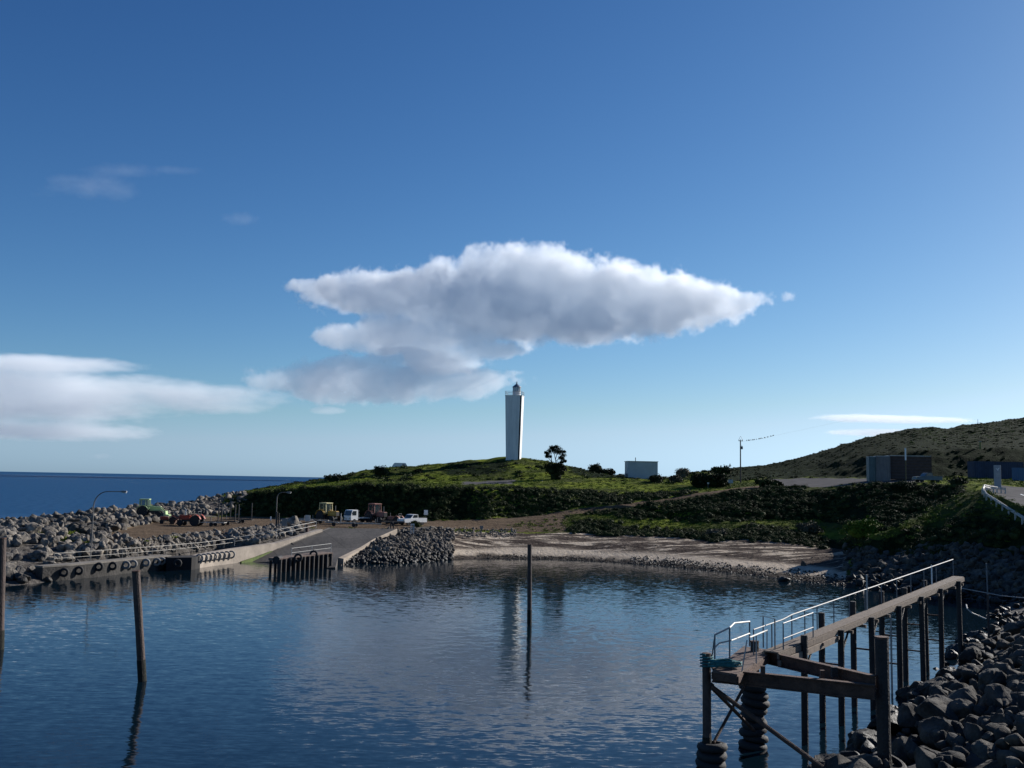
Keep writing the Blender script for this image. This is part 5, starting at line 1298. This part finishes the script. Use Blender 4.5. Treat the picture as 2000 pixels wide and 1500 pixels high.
container(1704, 183, 892, 0, 1.5, 3.0, R(-10), 'narrow grey-green container at the left end of the container row', M_teal, M_offw, 4)
container(1723, 182, 891, 0, 2.3, 3.0, R(-10), 'pinkish grey container, second from the left of the row', M_pinkg, M_offw, 6)
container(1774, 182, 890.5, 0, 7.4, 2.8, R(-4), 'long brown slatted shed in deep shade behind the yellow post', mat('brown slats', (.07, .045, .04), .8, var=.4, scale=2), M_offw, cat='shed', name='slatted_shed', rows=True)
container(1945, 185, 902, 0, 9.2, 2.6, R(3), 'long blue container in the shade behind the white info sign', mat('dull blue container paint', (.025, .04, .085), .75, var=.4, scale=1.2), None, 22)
container(1993, 174, 914, 0, 1.9, 1.6, R(8), 'small bright blue box at the right edge', mat('bright blue paint', (.03, .10, .22), .6), None, 5, cat='box', name='storage_box')
g = ground(1770, 159); hp = at(1770, 875, 159).z-g.z
o = empty('tall_post', g, 0, 'tall post with white top and yellow base at the car park edge', 'post')
MB().tube([(0, 0, .8), (0, 0, hp*.72)], .09, 8).build('pole', mat('brown yellow pole', (.16, .12, .05), .7, var=.4), o); MB().tube([(0, 0, hp*.72), (0, 0, hp)], .13, 8).build('white_top', M_white, o)
MB().box((0, 0, .45), (.85, .6, 1.3), taper=(.8, .8), bevel=.04).build('base', M_yel, o)
g = ground(1917, 213); o = empty('marker_post', g, 0, 'small yellowish post on the terrace high above the blue container', 'post')
MB().box((0, 0, .65), (.32, .32, 1.7), bevel=.03).build('shaft', mat('mustard paint', (.25, .22, .06), .7, var=.3), o); MB().box((0, 0, 1.53), (.42, .42, .08)).build('cap', M_offw, o)
g = at(1910, 829, 352); g.z = gz(g.x, g.y); o = empty('mast', g, 0, 'thin mast on the skyline of the right hill', 'mast')
MB().tube([(0, 0, -.5), (0, 0, at(1910, 819, 352).z-g.z)], .07, 6).build('pole', M_grey, o); MB().bar((-.4, 0, .9), (.4, 0, .9), .05, .05).build('cross_bar', M_grey, o)
# information sign with a white bird emblem
g = ground(1949, 143); hs_ = at(1949, 908.5, 143).z-g.z
o = empty('info_sign', g, R(6), 'tall grey information sign with a white bird emblem behind the guard rail', 'sign')
MB().box((0, 0, hs_/2-.1), (1.02, .16, hs_+.2), bevel=.02).build('panel', mat('sign grey', (.28, .30, .31), .6, var=.1), o)
b = MB(); yy = -.10
for pts in ([(-.02, 0), (.10, .16), (.30, .26), (.16, .05), (.04, -.08)], [(-.02, 0), (-.12, .12), (-.30, .18), (-.14, .02), (-.04, -.10)], [(-.06, -.06), (.04, -.06), (.10, -.22), (-.02, -.16)]):
    b.prism([(x, z+hs_-.62) for x, z in pts], yy-.02, yy+.01)
b.build('bird_emblem', M_white, o)
for k, w_l in enumerate((.62, .5, .58)): MB().box((0, yy+.01, hs_-1.15-.2*k), (w_l, .03, .06)).build('text_line', M_offw, o)
# guard rail along the road edge
gp = [(1968, 942, 128), (1952, 946, 128), (1938, 950, 127), (1927, 955, 125), (1924, 960, 123), (1932, 967, 119.5), (1952, 976, 114), (1976, 985, 108.5), (2003, 993.5, 103), (2050, 1008, 96)]
GP = []
for px, py, Y in gp:
    x = ray(px, py).x*Y; GP.append(Vector((x, Y+.6, gz(x, Y+.6))))
gr_ = empty('guard_rail', GP[0], 0, 'curved white steel guard rail round the road corner', 'guard rail')
L = [p-GP[0] for p in GP]
b = MB()
for dz_, dy_ in ((.62, 0), (.74, .045), (.50, .045)):
    b.tube([p+up*dz_+Vector((dy_*.5, -dy_, 0)) for p in L], .055, 6)
b.build('beam', M_offw, gr_)
for i in range(len(L)-1):
    for t in (0, .5):
        p = L[i].lerp(L[i+1], t); MB().box(p+Vector((0, .1, .3)), (.14, .14, .9)).build('post', M_offw, gr_)
# painted dash on the road
dp0 = ground(1996, 128); dd = MB(); pts = [ground(px, Y)+up*.02 for px, Y in ((1992, 130), (1999, 127.5), (2001, 128.2), (1994, 130.8))]
vv = [dd.bm.verts.new(p) for p in pts]; dd.bm.faces.new(vv); tag(dd.build('road_marking', M_white), kind='structure')
